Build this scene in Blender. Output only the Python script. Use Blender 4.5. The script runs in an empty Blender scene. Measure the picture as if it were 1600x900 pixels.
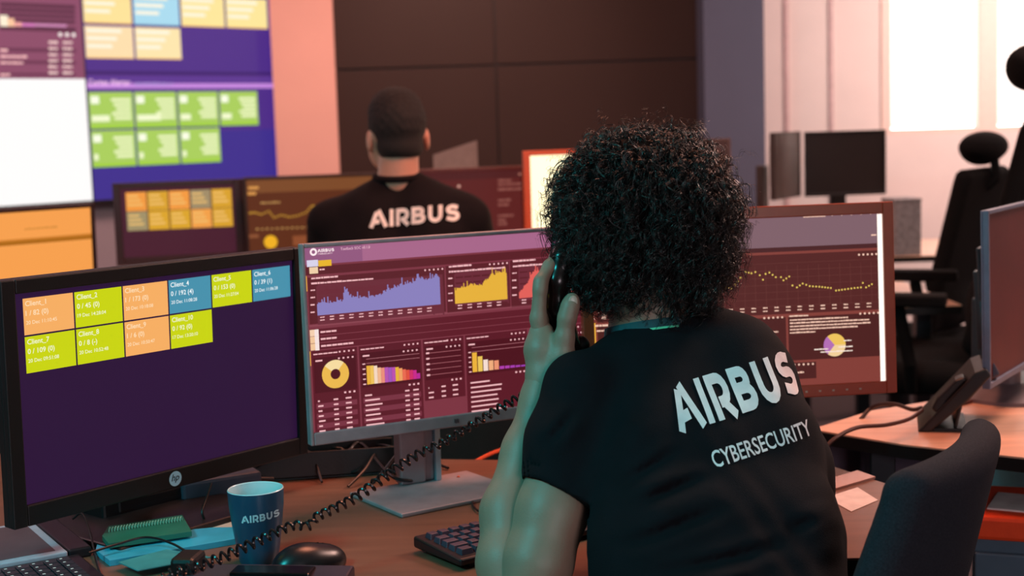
import bpy, bmesh, math, random
import numpy as np
from mathutils import Vector, Matrix
from mathutils.bvhtree import BVHTree
random.seed(7); rng = np.random.default_rng(7)
PI = math.pi
COL = bpy.context.scene.collection
sc = bpy.context.scene
# ------------------------------------------------------------------ camera
FPX, CH, PITCH, ROLL = 2222.2, 1.36, math.radians(6.45), math.radians(1.8)
F_ = np.array([0, math.cos(PITCH), -math.sin(PITCH)]); R0 = np.array([1., 0, 0]); U0 = np.array([0, math.sin(PITCH), math.cos(PITCH)])
R_ = math.cos(ROLL)*R0 - math.sin(ROLL)*U0; U_ = math.sin(ROLL)*R0 + math.cos(ROLL)*U0
C_ = np.array([0, 0, CH])
def P(x, y, d):            # point seen at photo position x, y at distance d
    return C_ + d*(F_ + (x-800)/FPX*R_ - (y-450)/FPX*U_)
def D(x, y, z=.745):       # point of a horizontal plane
    v = F_ + (x-800)/FPX*R_ - (y-450)/FPX*U_
    return C_ + v*(z-CH)/v[2]
cam = bpy.data.cameras.new('camera'); cam.sensor_width = 36; cam.lens = FPX/1600*36
cam.clip_start = .05; cam.clip_end = 60
cam.dof.use_dof = True; cam.dof.focus_distance = 2.05; cam.dof.aperture_fstop = 4.5
co = bpy.data.objects.new('camera', cam); COL.objects.link(co)
M = Matrix([[R_[0], U_[0], -F_[0], 0], [R_[1], U_[1], -F_[1], 0], [R_[2], U_[2], -F_[2], CH], [0, 0, 0, 1]])
co.matrix_world = M
sc.camera = co
# ------------------------------------------------------------------ world, lamps, exposure
w = bpy.data.worlds.new('daylight'); sc.world = w; w.use_nodes = True
w.node_tree.nodes['Background'].inputs[0].default_value = (1, .93, .9, 1)
w.node_tree.nodes['Background'].inputs[1].default_value = 5.0
sc.view_settings.view_transform = 'Standard'; sc.view_settings.look = 'None'
sc.view_settings.exposure = 0; sc.view_settings.gamma = 1
def area(name, loc, target, size, power, color, sy=None):
    l = bpy.data.lights.new(name, 'AREA'); l.size = size; l.energy = power; l.color = color
    if sy: l.shape = 'RECTANGLE'; l.size_y = sy
    o = bpy.data.objects.new(name, l); COL.objects.link(o); o.location = loc
    o.rotation_euler = (Vector(target)-Vector(loc)).to_track_quat('-Z', 'Y').to_euler()
    return o
area('cyan_room_lamp', (-1.55, .75, 2.45), (-.05, 2.0, .85), .5, 38, (.04, .74, .78))
area('soft_fill_lamp', (1.3, -1.9, 1.75), (.25, 2.0, 1.0), 1.1, 34, (1, .84, .90))  # added fill low behind the camera, brightens the shirt back and its print
area('ceiling_lamp', (2.0, 3.5, 2.7), (1.1, 2.8, .7), .9, 88, (1, .60, .50))
area('ceiling_lamp', (3.0, 6.5, 2.72), (3.0, 7.9, .9), 1.6, 122, (1, .74, .67))
area('ceiling_lamp', (-.5, 5.7, 2.72), (-.9, 6.7, 1.0), 1.0, 86, (1, .53, .42))
area('ceiling_lamp', (-2.0, 3.6, 2.72), (-2.3, 4.0, .7), 1.0, 18, (.9, .5, .55))
area('ceiling_lamp', (.2, 3.0, 2.72), (-.15, 3.2, .7), .8, 34, (1, .34, .20))

# ------------------------------------------------------------------ materials
def lin(c):
    if isinstance(c, str):
        c = c.lstrip('#'); c = [int(c[i:i+2], 16)/255 for i in (0, 2, 4)]
    return tuple(x/12.92 if x <= .04045 else ((x+.055)/1.055)**2.4 for x in c)
_mats = {}
def mat(name, color='#808080', rough=.6, metal=0, emit=None, es=1, var=.12, scale=30, bump=0, bscale=200, spec=.5, trans=0, alpha=1, wood=False):
    if name in _mats: return _mats[name]
    m = bpy.data.materials.new(name); m.use_nodes = True; nt = m.node_tree
    b = nt.nodes['Principled BSDF']; c = lin(color)
    b.inputs['Roughness'].default_value = rough; b.inputs['Metallic'].default_value = metal
    b.inputs['Specular IOR Level'].default_value = spec
    b.inputs['Base Color'].default_value = (*c, 1)
    if emit:
        b.inputs['Emission Color'].default_value = (*lin(emit), 1); b.inputs['Emission Strength'].default_value = es
        b.inputs['Base Color'].default_value = (.01, .01, .01, 1)
    elif var:
        tc = nt.nodes.new('ShaderNodeTexCoord'); n = nt.nodes.new('ShaderNodeTexNoise')
        n.inputs['Scale'].default_value = scale; n.inputs['Detail'].default_value = 4
        if wood:
            mp = nt.nodes.new('ShaderNodeMapping'); mp.inputs['Scale'].default_value = (1, 9, 9)
            nt.links.new(tc.outputs['Object'], mp.inputs[0]); nt.links.new(mp.outputs[0], n.inputs[0])
        else: nt.links.new(tc.outputs['Object'], n.inputs[0])
        r = nt.nodes.new('ShaderNodeValToRGB')
        r.color_ramp.elements[0].position = .3; r.color_ramp.elements[1].position = .7
        r.color_ramp.elements[0].color = (*[x*(1-var) for x in c], 1); r.color_ramp.elements[1].color = (*[min(1, x*(1+var)) for x in c], 1)
        nt.links.new(n.outputs[0], r.inputs[0]); nt.links.new(r.outputs[0], b.inputs['Base Color'])
    if bump:
        tc = nt.nodes.new('ShaderNodeTexCoord'); n = nt.nodes.new('ShaderNodeTexNoise'); n.inputs['Scale'].default_value = bscale
        bp = nt.nodes.new('ShaderNodeBump'); bp.inputs['Strength'].default_value = bump; bp.inputs['Distance'].default_value = .002
        nt.links.new(tc.outputs['Object'], n.inputs[0]); nt.links.new(n.outputs[0], bp.inputs['Height']); nt.links.new(bp.outputs[0], b.inputs['Normal'])
    if trans: b.inputs['Transmission Weight'].default_value = trans
    if alpha < 1: b.inputs['Alpha'].default_value = alpha
    _mats[name] = m; return m
def E(hexc, es=1): return mat('light_'+hexc+('_%g' % es), emit=hexc, es=es, rough=.5, spec=.15)
BLACK = mat('black_plastic', '#121113', .42, bump=.1)
BLACKG = mat('black_gloss_plastic', '#0c0b0d', .2)
CLOTHB = mat('black_cloth', '#0d1016', .9, bump=.35, bscale=900, spec=.2)
DKCHAIR = mat('charcoal_chair_fabric', '#2a2c33', .95, bump=.5, bscale=700, var=.25, scale=400, spec=.15)
MESHBLK = mat('black_chair_fabric', '#0b0a0b', .9, bump=.3, spec=.15)
SILVER = mat('silver_plastic', '#a4949a', .38, .2, bump=.05)
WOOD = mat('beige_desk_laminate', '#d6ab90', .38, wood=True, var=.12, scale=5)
WOODF = mat('dimmed_desk_laminate', '#78503e', .36, wood=True, var=.14, scale=5)  # WOOD's laminate, with the dimmer light on the front desk put into its colour
EDGE = mat('black_edge_band', '#0c0a0a', .5)
WHITE = mat('white_print', '#f0f2f5', .8, spec=.1)
SKIN = mat('skin', '#98816f', .5, bump=.15, bscale=350, var=.06, scale=18)
SKIN.node_tree.nodes['Principled BSDF'].inputs['Subsurface Weight'].default_value = .08
SKIN.node_tree.nodes['Principled BSDF'].inputs['Subsurface Radius'].default_value = (.01, .004, .003)
STEEL = mat('dark_steel', '#3a3a3e', .35, .8)

# ------------------------------------------------------------------ mesh helpers
def tag(o, label=None, cat=None, group=None, kind=None):
    if label: o['label'] = label
    if cat: o['category'] = cat
    if group: o['group'] = group
    if kind: o['kind'] = kind
    return o
def empty(name, loc=(0, 0, 0), rz=0):
    o = bpy.data.objects.new(name, None); COL.objects.link(o); o.location = tuple(loc); o.rotation_euler = (0, 0, rz)
    o.empty_display_size = .05
    return o
class MB:
    def __init__(s): s.v = []; s.f = []; s.m = []; s.mats = []
    def mi(s, m):
        if m not in s.mats: s.mats.append(m)
        return s.mats.index(m)
    def add(s, vs, fs, m=None):
        b = len(s.v); s.v += [tuple(v) for v in vs]; k = s.mi(m) if m else 0
        for f in fs: s.f.append(tuple(i+b for i in f)); s.m.append(k)
    def box(s, lo, hi, m=None, M=None):
        x0, y0, z0 = lo; x1, y1, z1 = hi
        vs = [Vector(p) for p in ((x0,y0,z0),(x1,y0,z0),(x1,y1,z0),(x0,y1,z0),(x0,y0,z1),(x1,y0,z1),(x1,y1,z1),(x0,y1,z1))]
        if M: vs = [M @ v for v in vs]
        s.add(vs, [(0,3,2,1),(4,5,6,7),(0,1,5,4),(1,2,6,5),(2,3,7,6),(3,0,4,7)], m)
    def prism(s, poly, z0, z1, m=None, M=None):
        n = len(poly); vs = [Vector((x, y, z0)) for x, y in poly]+[Vector((x, y, z1)) for x, y in poly]
        if M: vs = [M @ v for v in vs]
        s.add(vs, [tuple(range(n))[::-1], tuple(range(n, 2*n))]+[(i, (i+1) % n, n+(i+1) % n, n+i) for i in range(n)], m)
    def tube(s, pts, r, n=8, m=None, cap=True):
        pts = [Vector(p) for p in pts]; rs = r if hasattr(r, '__len__') else [r]*len(pts)
        t0 = (pts[1]-pts[0]).normalized(); u = t0.orthogonal().normalized(); vs = []; fs = []
        for i, p in enumerate(pts):
            t = (pts[min(i+1, len(pts)-1)]-pts[max(i-1, 0)]).normalized()
            u = (u-t*u.dot(t)).normalized(); w_ = t.cross(u)
            for k in range(n):
                a = 2*PI*k/n; vs.append(p+(u*math.cos(a)+w_*math.sin(a))*rs[i])
        for i in range(len(pts)-1):
            for k in range(n): fs.append((i*n+k, i*n+(k+1) % n, (i+1)*n+(k+1) % n, (i+1)*n+k))
        if cap: fs += [tuple(range(n))[::-1], tuple(range((len(pts)-1)*n, len(pts)*n))]
        s.add(vs, fs, m)
    def lathe(s, prof, n=32, m=None, c=(0, 0, 0), top=True):
        vs = [(c[0]+r*math.cos(2*PI*k/n), c[1]+r*math.sin(2*PI*k/n), c[2]+z) for r, z in prof for k in range(n)]
        fs = [(i*n+k, i*n+(k+1) % n, (i+1)*n+(k+1) % n, (i+1)*n+k) for i in range(len(prof)-1) for k in range(n)]
        if prof[0][0] > 1e-6 and top: fs.append(tuple(range(n))[::-1])
        if prof[-1][0] > 1e-6 and top: fs.append(tuple(range((len(prof)-1)*n, len(prof)*n)))
        s.add(vs, fs, m)
    def build(s, name, m=None, parent=None, bevel=0, smooth=False, seg=2):
        me = bpy.data.meshes.new(name); me.from_pydata(s.v, [], s.f)
        if m: me.materials.append(m)
        else:
            for q in s.mats: me.materials.append(q)
            me.polygons.foreach_set('material_index', s.m)
        bm = bmesh.new(); bm.from_mesh(me); bmesh.ops.recalc_face_normals(bm, faces=bm.faces) if not getattr(s, 'keep', False) else None
        bm.to_mesh(me); bm.free()
        if smooth: me.polygons.foreach_set('use_smooth', [True]*len(me.polygons))
        me.update()
        o = bpy.data.objects.new(name, me); COL.objects.link(o)
        if parent: o.parent = parent
        if bevel:
            b = o.modifiers.new('bevel', 'BEVEL'); b.width = bevel; b.segments = seg; b.limit_method = 'ANGLE'; b.angle_limit = .6
        if smooth: 
            me.set_sharp_from_angle(angle=.7)
        return o
def box(name, lo, hi, m, parent=None, bevel=0):
    q = MB(); q.box(lo, hi); return q.build(name, m, parent, bevel)
def structure(o): o['kind'] = 'structure'; return o
def dup(root, parent=None):
    c = root.copy(); COL.objects.link(c); c.parent = parent
    for ch in list(root.children): dup(ch, c)
    return c
def spline(pts, n):        # Catmull-Rom
    pts = [np.array(p, float) for p in pts]; pts = [2*pts[0]-pts[1]]+pts+[2*pts[-1]-pts[-2]]; out = []
    for i in range(1, len(pts)-2):
        for k in range(n):
            t = k/n; a, b, c, d = pts[i-1:i+3]
            out.append(.5*((2*b)+(-a+c)*t+(2*a-5*b+4*c-d)*t*t+(-a+3*b-3*c+d)*t**3))
    out.append(pts[-2]); return out

# ---- signed-distance modelling (bodies, clothing, soft shapes) -> one continuous surface
def cap(a, b, ra, rb): return ('cap', np.array(a, float), np.array(b, float), ra, rb)
def ell(c, r, rot=None): return ('ell', np.array(c, float), np.array(r, float), rot)
def rbox(c, h, rad, rot=None): return ('box', np.array(c, float), np.array(h, float), rad, rot)
def chain(pts):            # (x, y, d, r) of the photo
    q = [(P(*p[:3]), p[3]) for p in pts]
    return [cap(q[i][0], q[i+1][0], q[i][1], q[i+1][1]) for i in range(len(q)-1)]
def wchain(pts):
    return [cap(pts[i][:3], pts[i+1][:3], pts[i][3], pts[i+1][3]) for i in range(len(pts)-1)]
def rotm(yaw=0, pitch=0, roll=0):
    from mathutils import Euler
    return np.array(Euler((pitch, roll, yaw)).to_matrix())
def pdist(pr, X):
    if pr[0] == 'cap':
        a, b, ra, rb = pr[1:]; ab = b-a; t = np.clip((X-a) @ ab/(ab @ ab+1e-12), 0, 1)
        return np.linalg.norm(X-a-t[..., None]*ab, axis=-1)-(ra+(rb-ra)*t)
    if pr[0] == 'ell':
        q = X-pr[1]
        if pr[3] is not None: q = q @ pr[3]
        k0 = np.linalg.norm(q/pr[2], axis=-1); k1 = np.linalg.norm(q/pr[2]**2, axis=-1)+1e-9
        return k0*(k0-1)/k1
    if pr[0] == 'box':
        q = X-pr[1]
        if pr[4] is not None: q = q @ pr[4]
        q = np.abs(q)-(pr[2]-pr[3])
        return np.linalg.norm(np.maximum(q, 0), axis=-1)+np.minimum(q.max(-1), 0)-pr[3]
def pbounds(pr):
    if pr[0] == 'cap': return np.minimum(pr[1]-pr[3], pr[2]-pr[4]), np.maximum(pr[1]+pr[3], pr[2]+pr[4])
    r = np.linalg.norm(pr[2]); return pr[1]-r if pr[0] == 'box' else pr[1]-pr[2].max(), pr[1]+r if pr[0] == 'box' else pr[1]+pr[2].max()
def sdf(prims, h, k=.02, post=None, pad=None):
    pad = pad or (k+3*h)
    bs = [pbounds(p) for p in prims]
    lo = np.min([b[0] for b in bs], 0)-pad; hi = np.max([b[1] for b in bs], 0)+pad
    n = np.ceil((hi-lo)/h).astype(int)+1
    ax = [lo[i]+h*np.arange(n[i]) for i in range(3)]
    V = np.full(n, 1.0, np.float32)
    for p, b in zip(prims, bs):
        i0 = np.maximum(((b[0]-pad*1.6-lo)/h).astype(int), 0); i1 = np.minimum(((b[1]+pad*1.6-lo)/h).astype(int)+2, n)
        sl = tuple(slice(i0[i], i1[i]) for i in range(3))
        X = np.stack(np.meshgrid(*[ax[i][sl[i]] for i in range(3)], indexing='ij'), -1)
        d = pdist(p, X).astype(np.float32); v = V[sl]
        hh = np.maximum(k-np.abs(v-d), 0)/k
        V[sl] = np.minimum(v, d)-hh*hh*k*.25
    if post is not None:
        X = np.stack(np.meshgrid(*ax, indexing='ij'), -1); V = post(X, V)
    return surfnet(V, lo, h)
def surfnet(V, lo, h):
    s = V < 0; n = np.array(V.shape)-1
    def c(a, i, j, k): return a[i:i+n[0], j:j+n[1], k:k+n[2]]
    cs = [(i, j, k) for i in (0, 1) for j in (0, 1) for k in (0, 1)]
    cnt = sum(c(s, *q).astype(np.int8) for q in cs); act = (cnt > 0) & (cnt < 8)
    idx = np.argwhere(act); id3 = np.full(n, -1, np.int64); id3[act] = np.arange(len(idx))
    acc = np.zeros((len(idx), 3)); num = np.zeros(len(idx))
    for a in cs:
        for axis in range(3):
            if a[axis]: continue
            b = list(a); b[axis] = 1
            va = V[tuple((idx+a).T)]; vb = V[tuple((idx+b).T)]; x = (va < 0) != (vb < 0)
            t = np.where(x, va/np.where(x, va-vb, 1), 0)
            p = np.repeat(np.array(a, float)[None], len(idx), 0); p[:, axis] = t
            acc[x] += p[x]; num[x] += 1
    verts = lo+h*(idx+acc/num[:, None])
    faces = []
    for axis in range(3):
        u, v = [(1, 2), (2, 0), (0, 1)][axis]
        d0 = [slice(None)]*3; d1 = [slice(None)]*3; d0[axis] = slice(0, -1); d1[axis] = slice(1, None)
        e = np.argwhere(s[tuple(d0)] != s[tuple(d1)])
        e = e[(e[:, u] > 0) & (e[:, v] > 0) & (e[:, u] < n[u]) & (e[:, v] < n[v])]
        du = np.zeros(3, int); dv = np.zeros(3, int); du[u] = 1; dv[v] = 1
        q = np.stack([id3[tuple((e-du-dv).T)], id3[tuple((e-dv).T)], id3[tuple(e.T)], id3[tuple((e-du).T)]], 1)
        ins = s[tuple(e.T)]; q[~ins] = q[~ins][:, ::-1]
        faces.append(q)
    f = np.concatenate(faces); return verts, f[(f >= 0).all(1)]
def relax(v, f, it=2, lam=.5):
    for _ in range(it):
        acc = np.zeros_like(v); num = np.zeros(len(v))
        for a, b in ((0, 1), (1, 2), (2, 3), (3, 0)):
            np.add.at(acc, f[:, a], v[f[:, b]]); np.add.at(acc, f[:, b], v[f[:, a]])
            np.add.at(num, f[:, a], 1); np.add.at(num, f[:, b], 1)
        v = v+lam*(acc/np.maximum(num, 1)[:, None]-v)
    return v
def smesh(name, parts, m, parent=None, it=2, origin=None):
    vs = []; fs = []; b = 0
    for v, f in parts:
        v = relax(v, f, it); vs.append(v); fs.append(f+b); b += len(v)
    v = np.concatenate(vs); f = np.concatenate(fs)
    if origin is not None: v = v-np.array(origin)
    me = bpy.data.meshes.new(name); me.vertices.add(len(v)); me.vertices.foreach_set('co', v.astype(np.float32).ravel())
    me.loops.add(f.size); me.loops.foreach_set('vertex_index', f.astype(np.int32).ravel())
    me.polygons.add(len(f)); me.polygons.foreach_set('loop_start', np.arange(0, f.size, 4, dtype=np.int32))
    me.polygons.foreach_set('use_smooth', np.ones(len(f), bool))
    me.update(calc_edges=True); me.validate(); me.materials.append(m)
    o = bpy.data.objects.new(name, me); COL.objects.link(o)
    if parent: o.parent = parent
    return o

# ---- writing
_txt = {}
def text_geo(s, off=0):    # -> verts(2D, cap height 1), tris, width
    if (s, off) in _txt: return _txt[(s, off)]
    cu = bpy.data.curves.new('t', 'FONT'); cu.body = s; cu.size = 1; cu.offset = off; cu.resolution_u = 3
    o = bpy.data.objects.new('t', cu); me = bpy.data.meshes.new_from_object(o)
    v = [(p.co.x, p.co.y) for p in me.vertices]; f = [tuple(p.vertices) for p in me.polygons]
    bpy.data.objects.remove(o); bpy.data.meshes.remove(me); bpy.data.curves.remove(cu)
    k = 1/.69; x0 = min(p[0] for p in v); v = [((x-x0)*k, y*k) for x, y in v]; W = max(p[0] for p in v)
    _txt[(s, off)] = (v, f, W); return _txt[(s, off)]
def strokes(paths, w):     # thick polylines with mitred joints -> verts, quads
    V = []; Fc = []
    for pts in paths:
        n = len(pts); b = len(V)
        for i, (x, y) in enumerate(pts):
            d = []
            if i > 0: d.append(Vector((x-pts[i-1][0], y-pts[i-1][1])).normalized())
            if i < n-1: d.append(Vector((pts[i+1][0]-x, pts[i+1][1]-y)).normalized())
            t = (d[0]+d[-1]).normalized(); nn = Vector((-t.y, t.x)); k = w/2/max(.4, nn.dot(Vector((-d[0].y, d[0].x))))
            V += [(x+nn.x*k, y+nn.y*k), (x-nn.x*k, y-nn.y*k)]
        Fc += [(b+2*i, b+2*i+1, b+2*i+3, b+2*i+2) for i in range(n-1)]
    return V, Fc
def arc(cx, cy, rx, ry, a0, a1, n=8): return [(cx+rx*math.cos(math.radians(a0+(a1-a0)*i/n)), cy+ry*math.sin(math.radians(a0+(a1-a0)*i/n))) for i in range(n+1)]
def dense(V, Fc, n=6):     # split quads along their length so the writing can follow a curved surface
    v2 = []; f2 = []
    for q in Fc:
        a, b, c, d = [np.array(V[i]) for i in q]; m_ = 3; base = len(v2)
        L = max(np.linalg.norm(d-a), np.linalg.norm(c-b)); nn = max(1, int(L*n))
        for i in range(nn+1):
            for j in range(m_+1):
                p = (a+(d-a)*i/nn); q_ = (b+(c-b)*i/nn); v2.append(tuple(p+(q_-p)*j/m_))
        for i in range(nn):
            for j in range(m_): f2.append((base+i*(m_+1)+j, base+i*(m_+1)+j+1, base+(i+1)*(m_+1)+j+1, base+(i+1)*(m_+1)+j))
    return v2, f2
def airbus():              # heavy geometric capitals; the A has a detached short bar
    w = .24; h = w/2; out = []; x = 0
    def put(paths, adv):
        nonlocal x
        out.extend([[(px+x, py) for px, py in p] for p in paths]); x += adv
    put([[(.13, 0), (.46, .88)], [(.56, .99), (1.02, 0)], [(.30, .30), (.62, .34)]], 1.22)
    put([[(.12, 0), (.12, 1)]], .40)
    put([[(.12, 0), (.12, 1)], [(.10, .88), (.45, .88)]+arc(.45, .62, .26, .26, 90, -90)[1:]+[(.3, .36)], [(.40, .40), (.78, 0)]], .98)
    put([[(.12, 0), (.12, 1)], [(.1, .88), (.45, .88)]+arc(.45, .70, .20, .18, 90, -90)[1:]+[(.2, .52)], [(.2, .50), (.47, .50)]+arc(.47, .31, .25, .19, 90, -90)[1:]+[(.1, .12)]], 1.0)
    put([[(.12, 1), (.12, .42)]+arc(.42, .42, .30, .30, 180, 360)[1:]+[(.72, 1)]], 1.02)
    put([[(.74, .80)]+arc(.42, .70, .28, .18, 50, 250, 8)+arc(.44, .32, .30, .20, 75, -130, 9)+[(.08, .22)]], .86)
    V, Fc = strokes(out, w); return V, Fc, x
AV, AF, AW = airbus()
def stick(name, V, Fc, W, o, right, up, height, into, tgt, m, parent, lift=.0012, stretch=1.0):
    """prints the writing onto the surface tgt: the sheet o/right/up is pressed along 'into'"""
    dg = None; me = tgt.data; M_ = Matrix.Translation(Vector(tgt['org'])) if 'org' in tgt else Matrix.Identity(4)
    bv = BVHTree.FromPolygons([M_ @ v.co for v in me.vertices], [tuple(p.vertices) for p in me.polygons])
    vs = []; ok = []
    for x, y in V:
        p = Vector(o)+Vector(right)*(x*height*stretch)+Vector(up)*(y*height)
        hit = bv.ray_cast(p-Vector(into)*.5, Vector(into))
        if hit[0] is None: vs.append(p); ok.append(False)
        else: vs.append(hit[0]+hit[1]*lift); ok.append(True)
    fs = [f for f in Fc if all(ok[i] for i in f) and max((vs[f[0]]-vs[i]).length for i in f) < .03]
    q = MB(); q.keep = True; q.add(vs, fs); ob = q.build(name, m, parent)
    if parent is not None: ob.location = -Vector(parent.location)
    return ob

# ------------------------------------------------------------------ room shell
WALLP = mat('pink_white_wall_paint', '#e6d6d2', .85, var=.04, scale=3)
GREYW = mat('grey_wall_paint', '#8e8894', .8, var=.05, scale=3)
BLUEW = mat('blue_grey_column_paint', '#4d5268', .75, var=.05, scale=3)
FLOORM = mat('grey_carpet', '#4a4248', .95, var=.25, scale=260, bump=.4, bscale=400)
structure(box('floor', (-4.6, -2.6, -.1), (5.6, 8.1, 0), FLOORM))
structure(box('ceiling', (-4.6, -2.6, 2.8), (5.6, 8.1, 2.9), mat('ceiling_tiles', '#c9c2c0', .9)))
structure(box('wall_right', (5.5, -2.6, 0), (5.6, 8.1, 2.8), WALLP))
structure(box('wall_front', (-4.6, -2.6, 0), (5.6, -2.5, 2.8), GREYW))
structure(box('wall_left', (-4.6, -2.6, 0), (-4.5, 8.1, 2.8), GREYW))
YB = 7.9
WIN = [(2.10, 2.63), (2.69, 3.22), (3.28, 3.81), (3.87, 4.4)]
ZS, ZT = 1.25, 2.45
q = MB(); q.box((-4.5, YB, 0), (2.06, YB+.12, 2.8)); q.box((4.44, YB, 0), (5.5, YB+.12, 2.8))
q.box((2.06, YB, 0), (4.44, YB+.12, ZS)); q.box((2.06, YB, ZT), (4.44, YB+.12, 2.8)); structure(q.build('wall_back', WALLP))
BL = mat('white_blind_slat', '#fbf6f2', .6, trans=.0, var=.02)
nt = BL.node_tree; tr = nt.nodes.new('ShaderNodeBsdfTranslucent'); tr.inputs[0].default_value = (1, .96, .92, 1)
mx = nt.nodes.new('ShaderNodeMixShader'); mx.inputs[0].default_value = .6
nt.links.new(nt.nodes['Principled BSDF'].outputs[0], mx.inputs[1]); nt.links.new(tr.outputs[0], mx.inputs[2]); nt.links.new(mx.outputs[0], nt.nodes['Material Output'].inputs[0])
GL = mat('window_glass', '#ffffff', .02, var=0, trans=1)
FRM = mat('pale_window_frame', '#ecd2c8', .5, var=.03)
for i, (a, b) in enumerate(WIN):
    r = structure(empty('window_%d' % (i+1), (a, YB, ZS)))
    wd = b-a; hh = ZT-ZS
    g = MB(); g.box((.02, .07, .02), (wd-.02, .076, hh-.02)); g.build('pane', GL, r)
    g = MB()
    for lo, hi in (((-.03, 0, 0), (.02, .1, hh)), ((wd-.02, 0, 0), (wd+.03, .1, hh)), ((.02, 0, 0), (wd-.02, .1, .03)), ((.02, 0, hh-.03), (wd-.02, .1, hh))): g.box(lo, hi)
    g.build('window_frame', FRM, r)
    bl = tag(empty('venetian_blind', (a+.02, YB+.03, ZS+.03)), ['white venetian blind glowing left of the pale mullion', 'white venetian blind right of the mullion beside the chair headrest', 'white venetian blind third from the left of the row', 'white venetian blind farthest right in the row'][i], 'blind', 'venetian blinds')
    g = MB(); z = .01
    while z < hh-.08:
        g.add([(.0, -.012, z), (wd-.04, -.012, z), (wd-.04, .012, z+.019), (0, .012, z+.019)], [(0, 1, 2, 3)]); z += .021
    g.build('slats', BL, bl); box('head_rail', (0, -.02, hh-.08), (wd-.04, .02, hh-.035), mat('white_plastic', '#e8e4e2', .5), bl)
# panel joints on the pink-white wall
for i, x in enumerate((1.545, 1.79)):
    structure(box('trim_%d' % (i+1), (x-.012, YB-.012, 0), (x+.012, YB, 2.8), mat('dusky_joint_strip', '#cdb0b0', .7)))
structure(box('baseboard_back', (1.3, YB-.02, 0), (5.5, YB, .09), mat('grey_baseboard', '#77707a', .6)))
# slanted wall that carries the lit video wall
K = P(437, 285, 7.55); K[2] = 0; ang = math.radians(46)
dv = np.array([math.cos(ang), math.sin(ang), 0]); nv = np.array([math.sin(ang), -math.cos(ang), 0])
sw = structure(empty('wall_diagonal', K, ang))
box('wall_panel', (-4.3, .10, 0), (.0, .22, 2.8), GREYW, sw)
structure(box('trim_3', (K[0]+.01, 7.45, 0), (K[0]+.335, YB, 2.8), mat('salmon_pier_paint', '#e0b0a4', .85, var=.03, scale=3)))
cx0 = P(1100, 200, 7.2)[0]; cx1 = P(1187, 200, 7.2)[0]
structure(box('trim_4', (cx0, 7.2, 0), (cx1+.02, YB, 2.8), BLUEW))

# ------------------------------------------------------------------ screens
class Screen:
    """a lit display: everything it shows is drawn in the plane of the display, metres from its centre"""
    def __init__(s, W, H, Mw):   # Mw: display centre -> world (x right, z up, -y out)
        s.W, s.H, s.Mi = W, H, Mw.inverted(); s.q = MB(); s.q.keep = True; s.n = 0; s.C = s.Mi @ Vector(C_)
    def uv(s, x, y):
        d = s.Mi.to_3x3() @ Vector(F_+(x-800)/FPX*R_-(y-450)/FPX*U_); t = -s.C.y/d.y; p = s.C+d*t; return p.x, p.z
    def quad(s, x0, y0, x1, y1, c, l=1):
        x0, x1 = sorted((x0, x1)); y0, y1 = sorted((y0, y1))
        x0 = max(x0, -s.W/2); x1 = min(x1, s.W/2); y0 = max(y0, -s.H/2); y1 = min(y1, s.H/2)
        if x1 <= x0 or y1 <= y0: return
        e = -.00025*l; s.q.add([(x0, e, y0), (x1, e, y0), (x1, e, y1), (x0, e, y1)], [(0, 1, 2, 3)], c if not isinstance(c, str) else E(c))
    def r(s, a, b, c, l=1): (x0, y0), (x1, y1) = s.uv(*a), s.uv(*b); s.quad(x0, y0, x1, y1, c, l)
    def poly(s, pts, c, l=2): s.q.add([(x, -.00025*l, y) for x, y in pts], [tuple(range(len(pts)))], E(c))
    def text(s, t, x, y, h, c, l=3, off=0, wmax=None, font=None):
        v, f, W = font or text_geo(t, off); k = h if not wmax else min(h, wmax/W)
        s.q.add([(x+a*k, -.00025*l, y+b*h) for a, b in v], [tuple(g) for g in f], E(c))
    def tx(s, t, x, y, hpx, c, off=.0, l=3, wpx=None):   # photo position of the left end of the baseline
        u, v = s.uv(x, y); u2, v2 = s.uv(x, y-hpx); wm = None
        if wpx: wm = s.uv(x+wpx, y)[0]-u
        g = text_geo(t, off); 
        h = v2-v; s.q.add([(u+a*(wm/g[2] if wm else h), -.00025*l, v+b*h) for a, b in g[0]], [tuple(k) for k in g[1]], E(c))
    def dash(s, x0, x1, y, h, c, l=3, slope=None):       # a line of print too small to read
        u0, v0 = s.uv(x0, y); u1 = u0+(s.uv(x1, y)[0]-u0); hh = abs(s.uv(x0, y-h)[1]-v0)
        u = u0; ww = hh*.55
        while u < u1:
            k = random.choice((2, 3, 4, 5, 6))*ww
            e = min(u+k, u1)
            s.quad(u, v0-hh*.5, e, v0+hh*.5*random.uniform(.5, 1), c, l); u = e+ww*.45
    def dots(s, x0, x1, y, n, r, c):
        u0, v0 = s.uv(x0, y); u1 = s.uv(x1, y)[0]; rr = abs(s.uv(x0+r, y)[0]-u0)
        for i in range(n):
            u = u0+(u1-u0)*i/max(1, n-1); s.poly([(u+rr*math.cos(a*PI/3), v0+rr*math.sin(a*PI/3)) for a in range(6)], c, 3)
    def disc(s, x, y, r, c, r0=0, a0=0, a1=360, l=2, n=28):
        o = [(x+r*math.cos(math.radians(a0+(a1-a0)*i/n)), y+r*math.sin(math.radians(a0+(a1-a0)*i/n))) for i in range(n+1)]
        i_ = [(x+r0*math.cos(math.radians(a0+(a1-a0)*i/n)), y+r0*math.sin(math.radians(a0+(a1-a0)*i/n))) for i in range(n+1)]
        for k in range(n): s.poly([o[k], o[k+1], i_[k+1], i_[k]] if r0 else [o[k], o[k+1], (x, y)], c, l)
    def done(s, parent, name='screen'): return s.q.build(name, None, parent)

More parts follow.
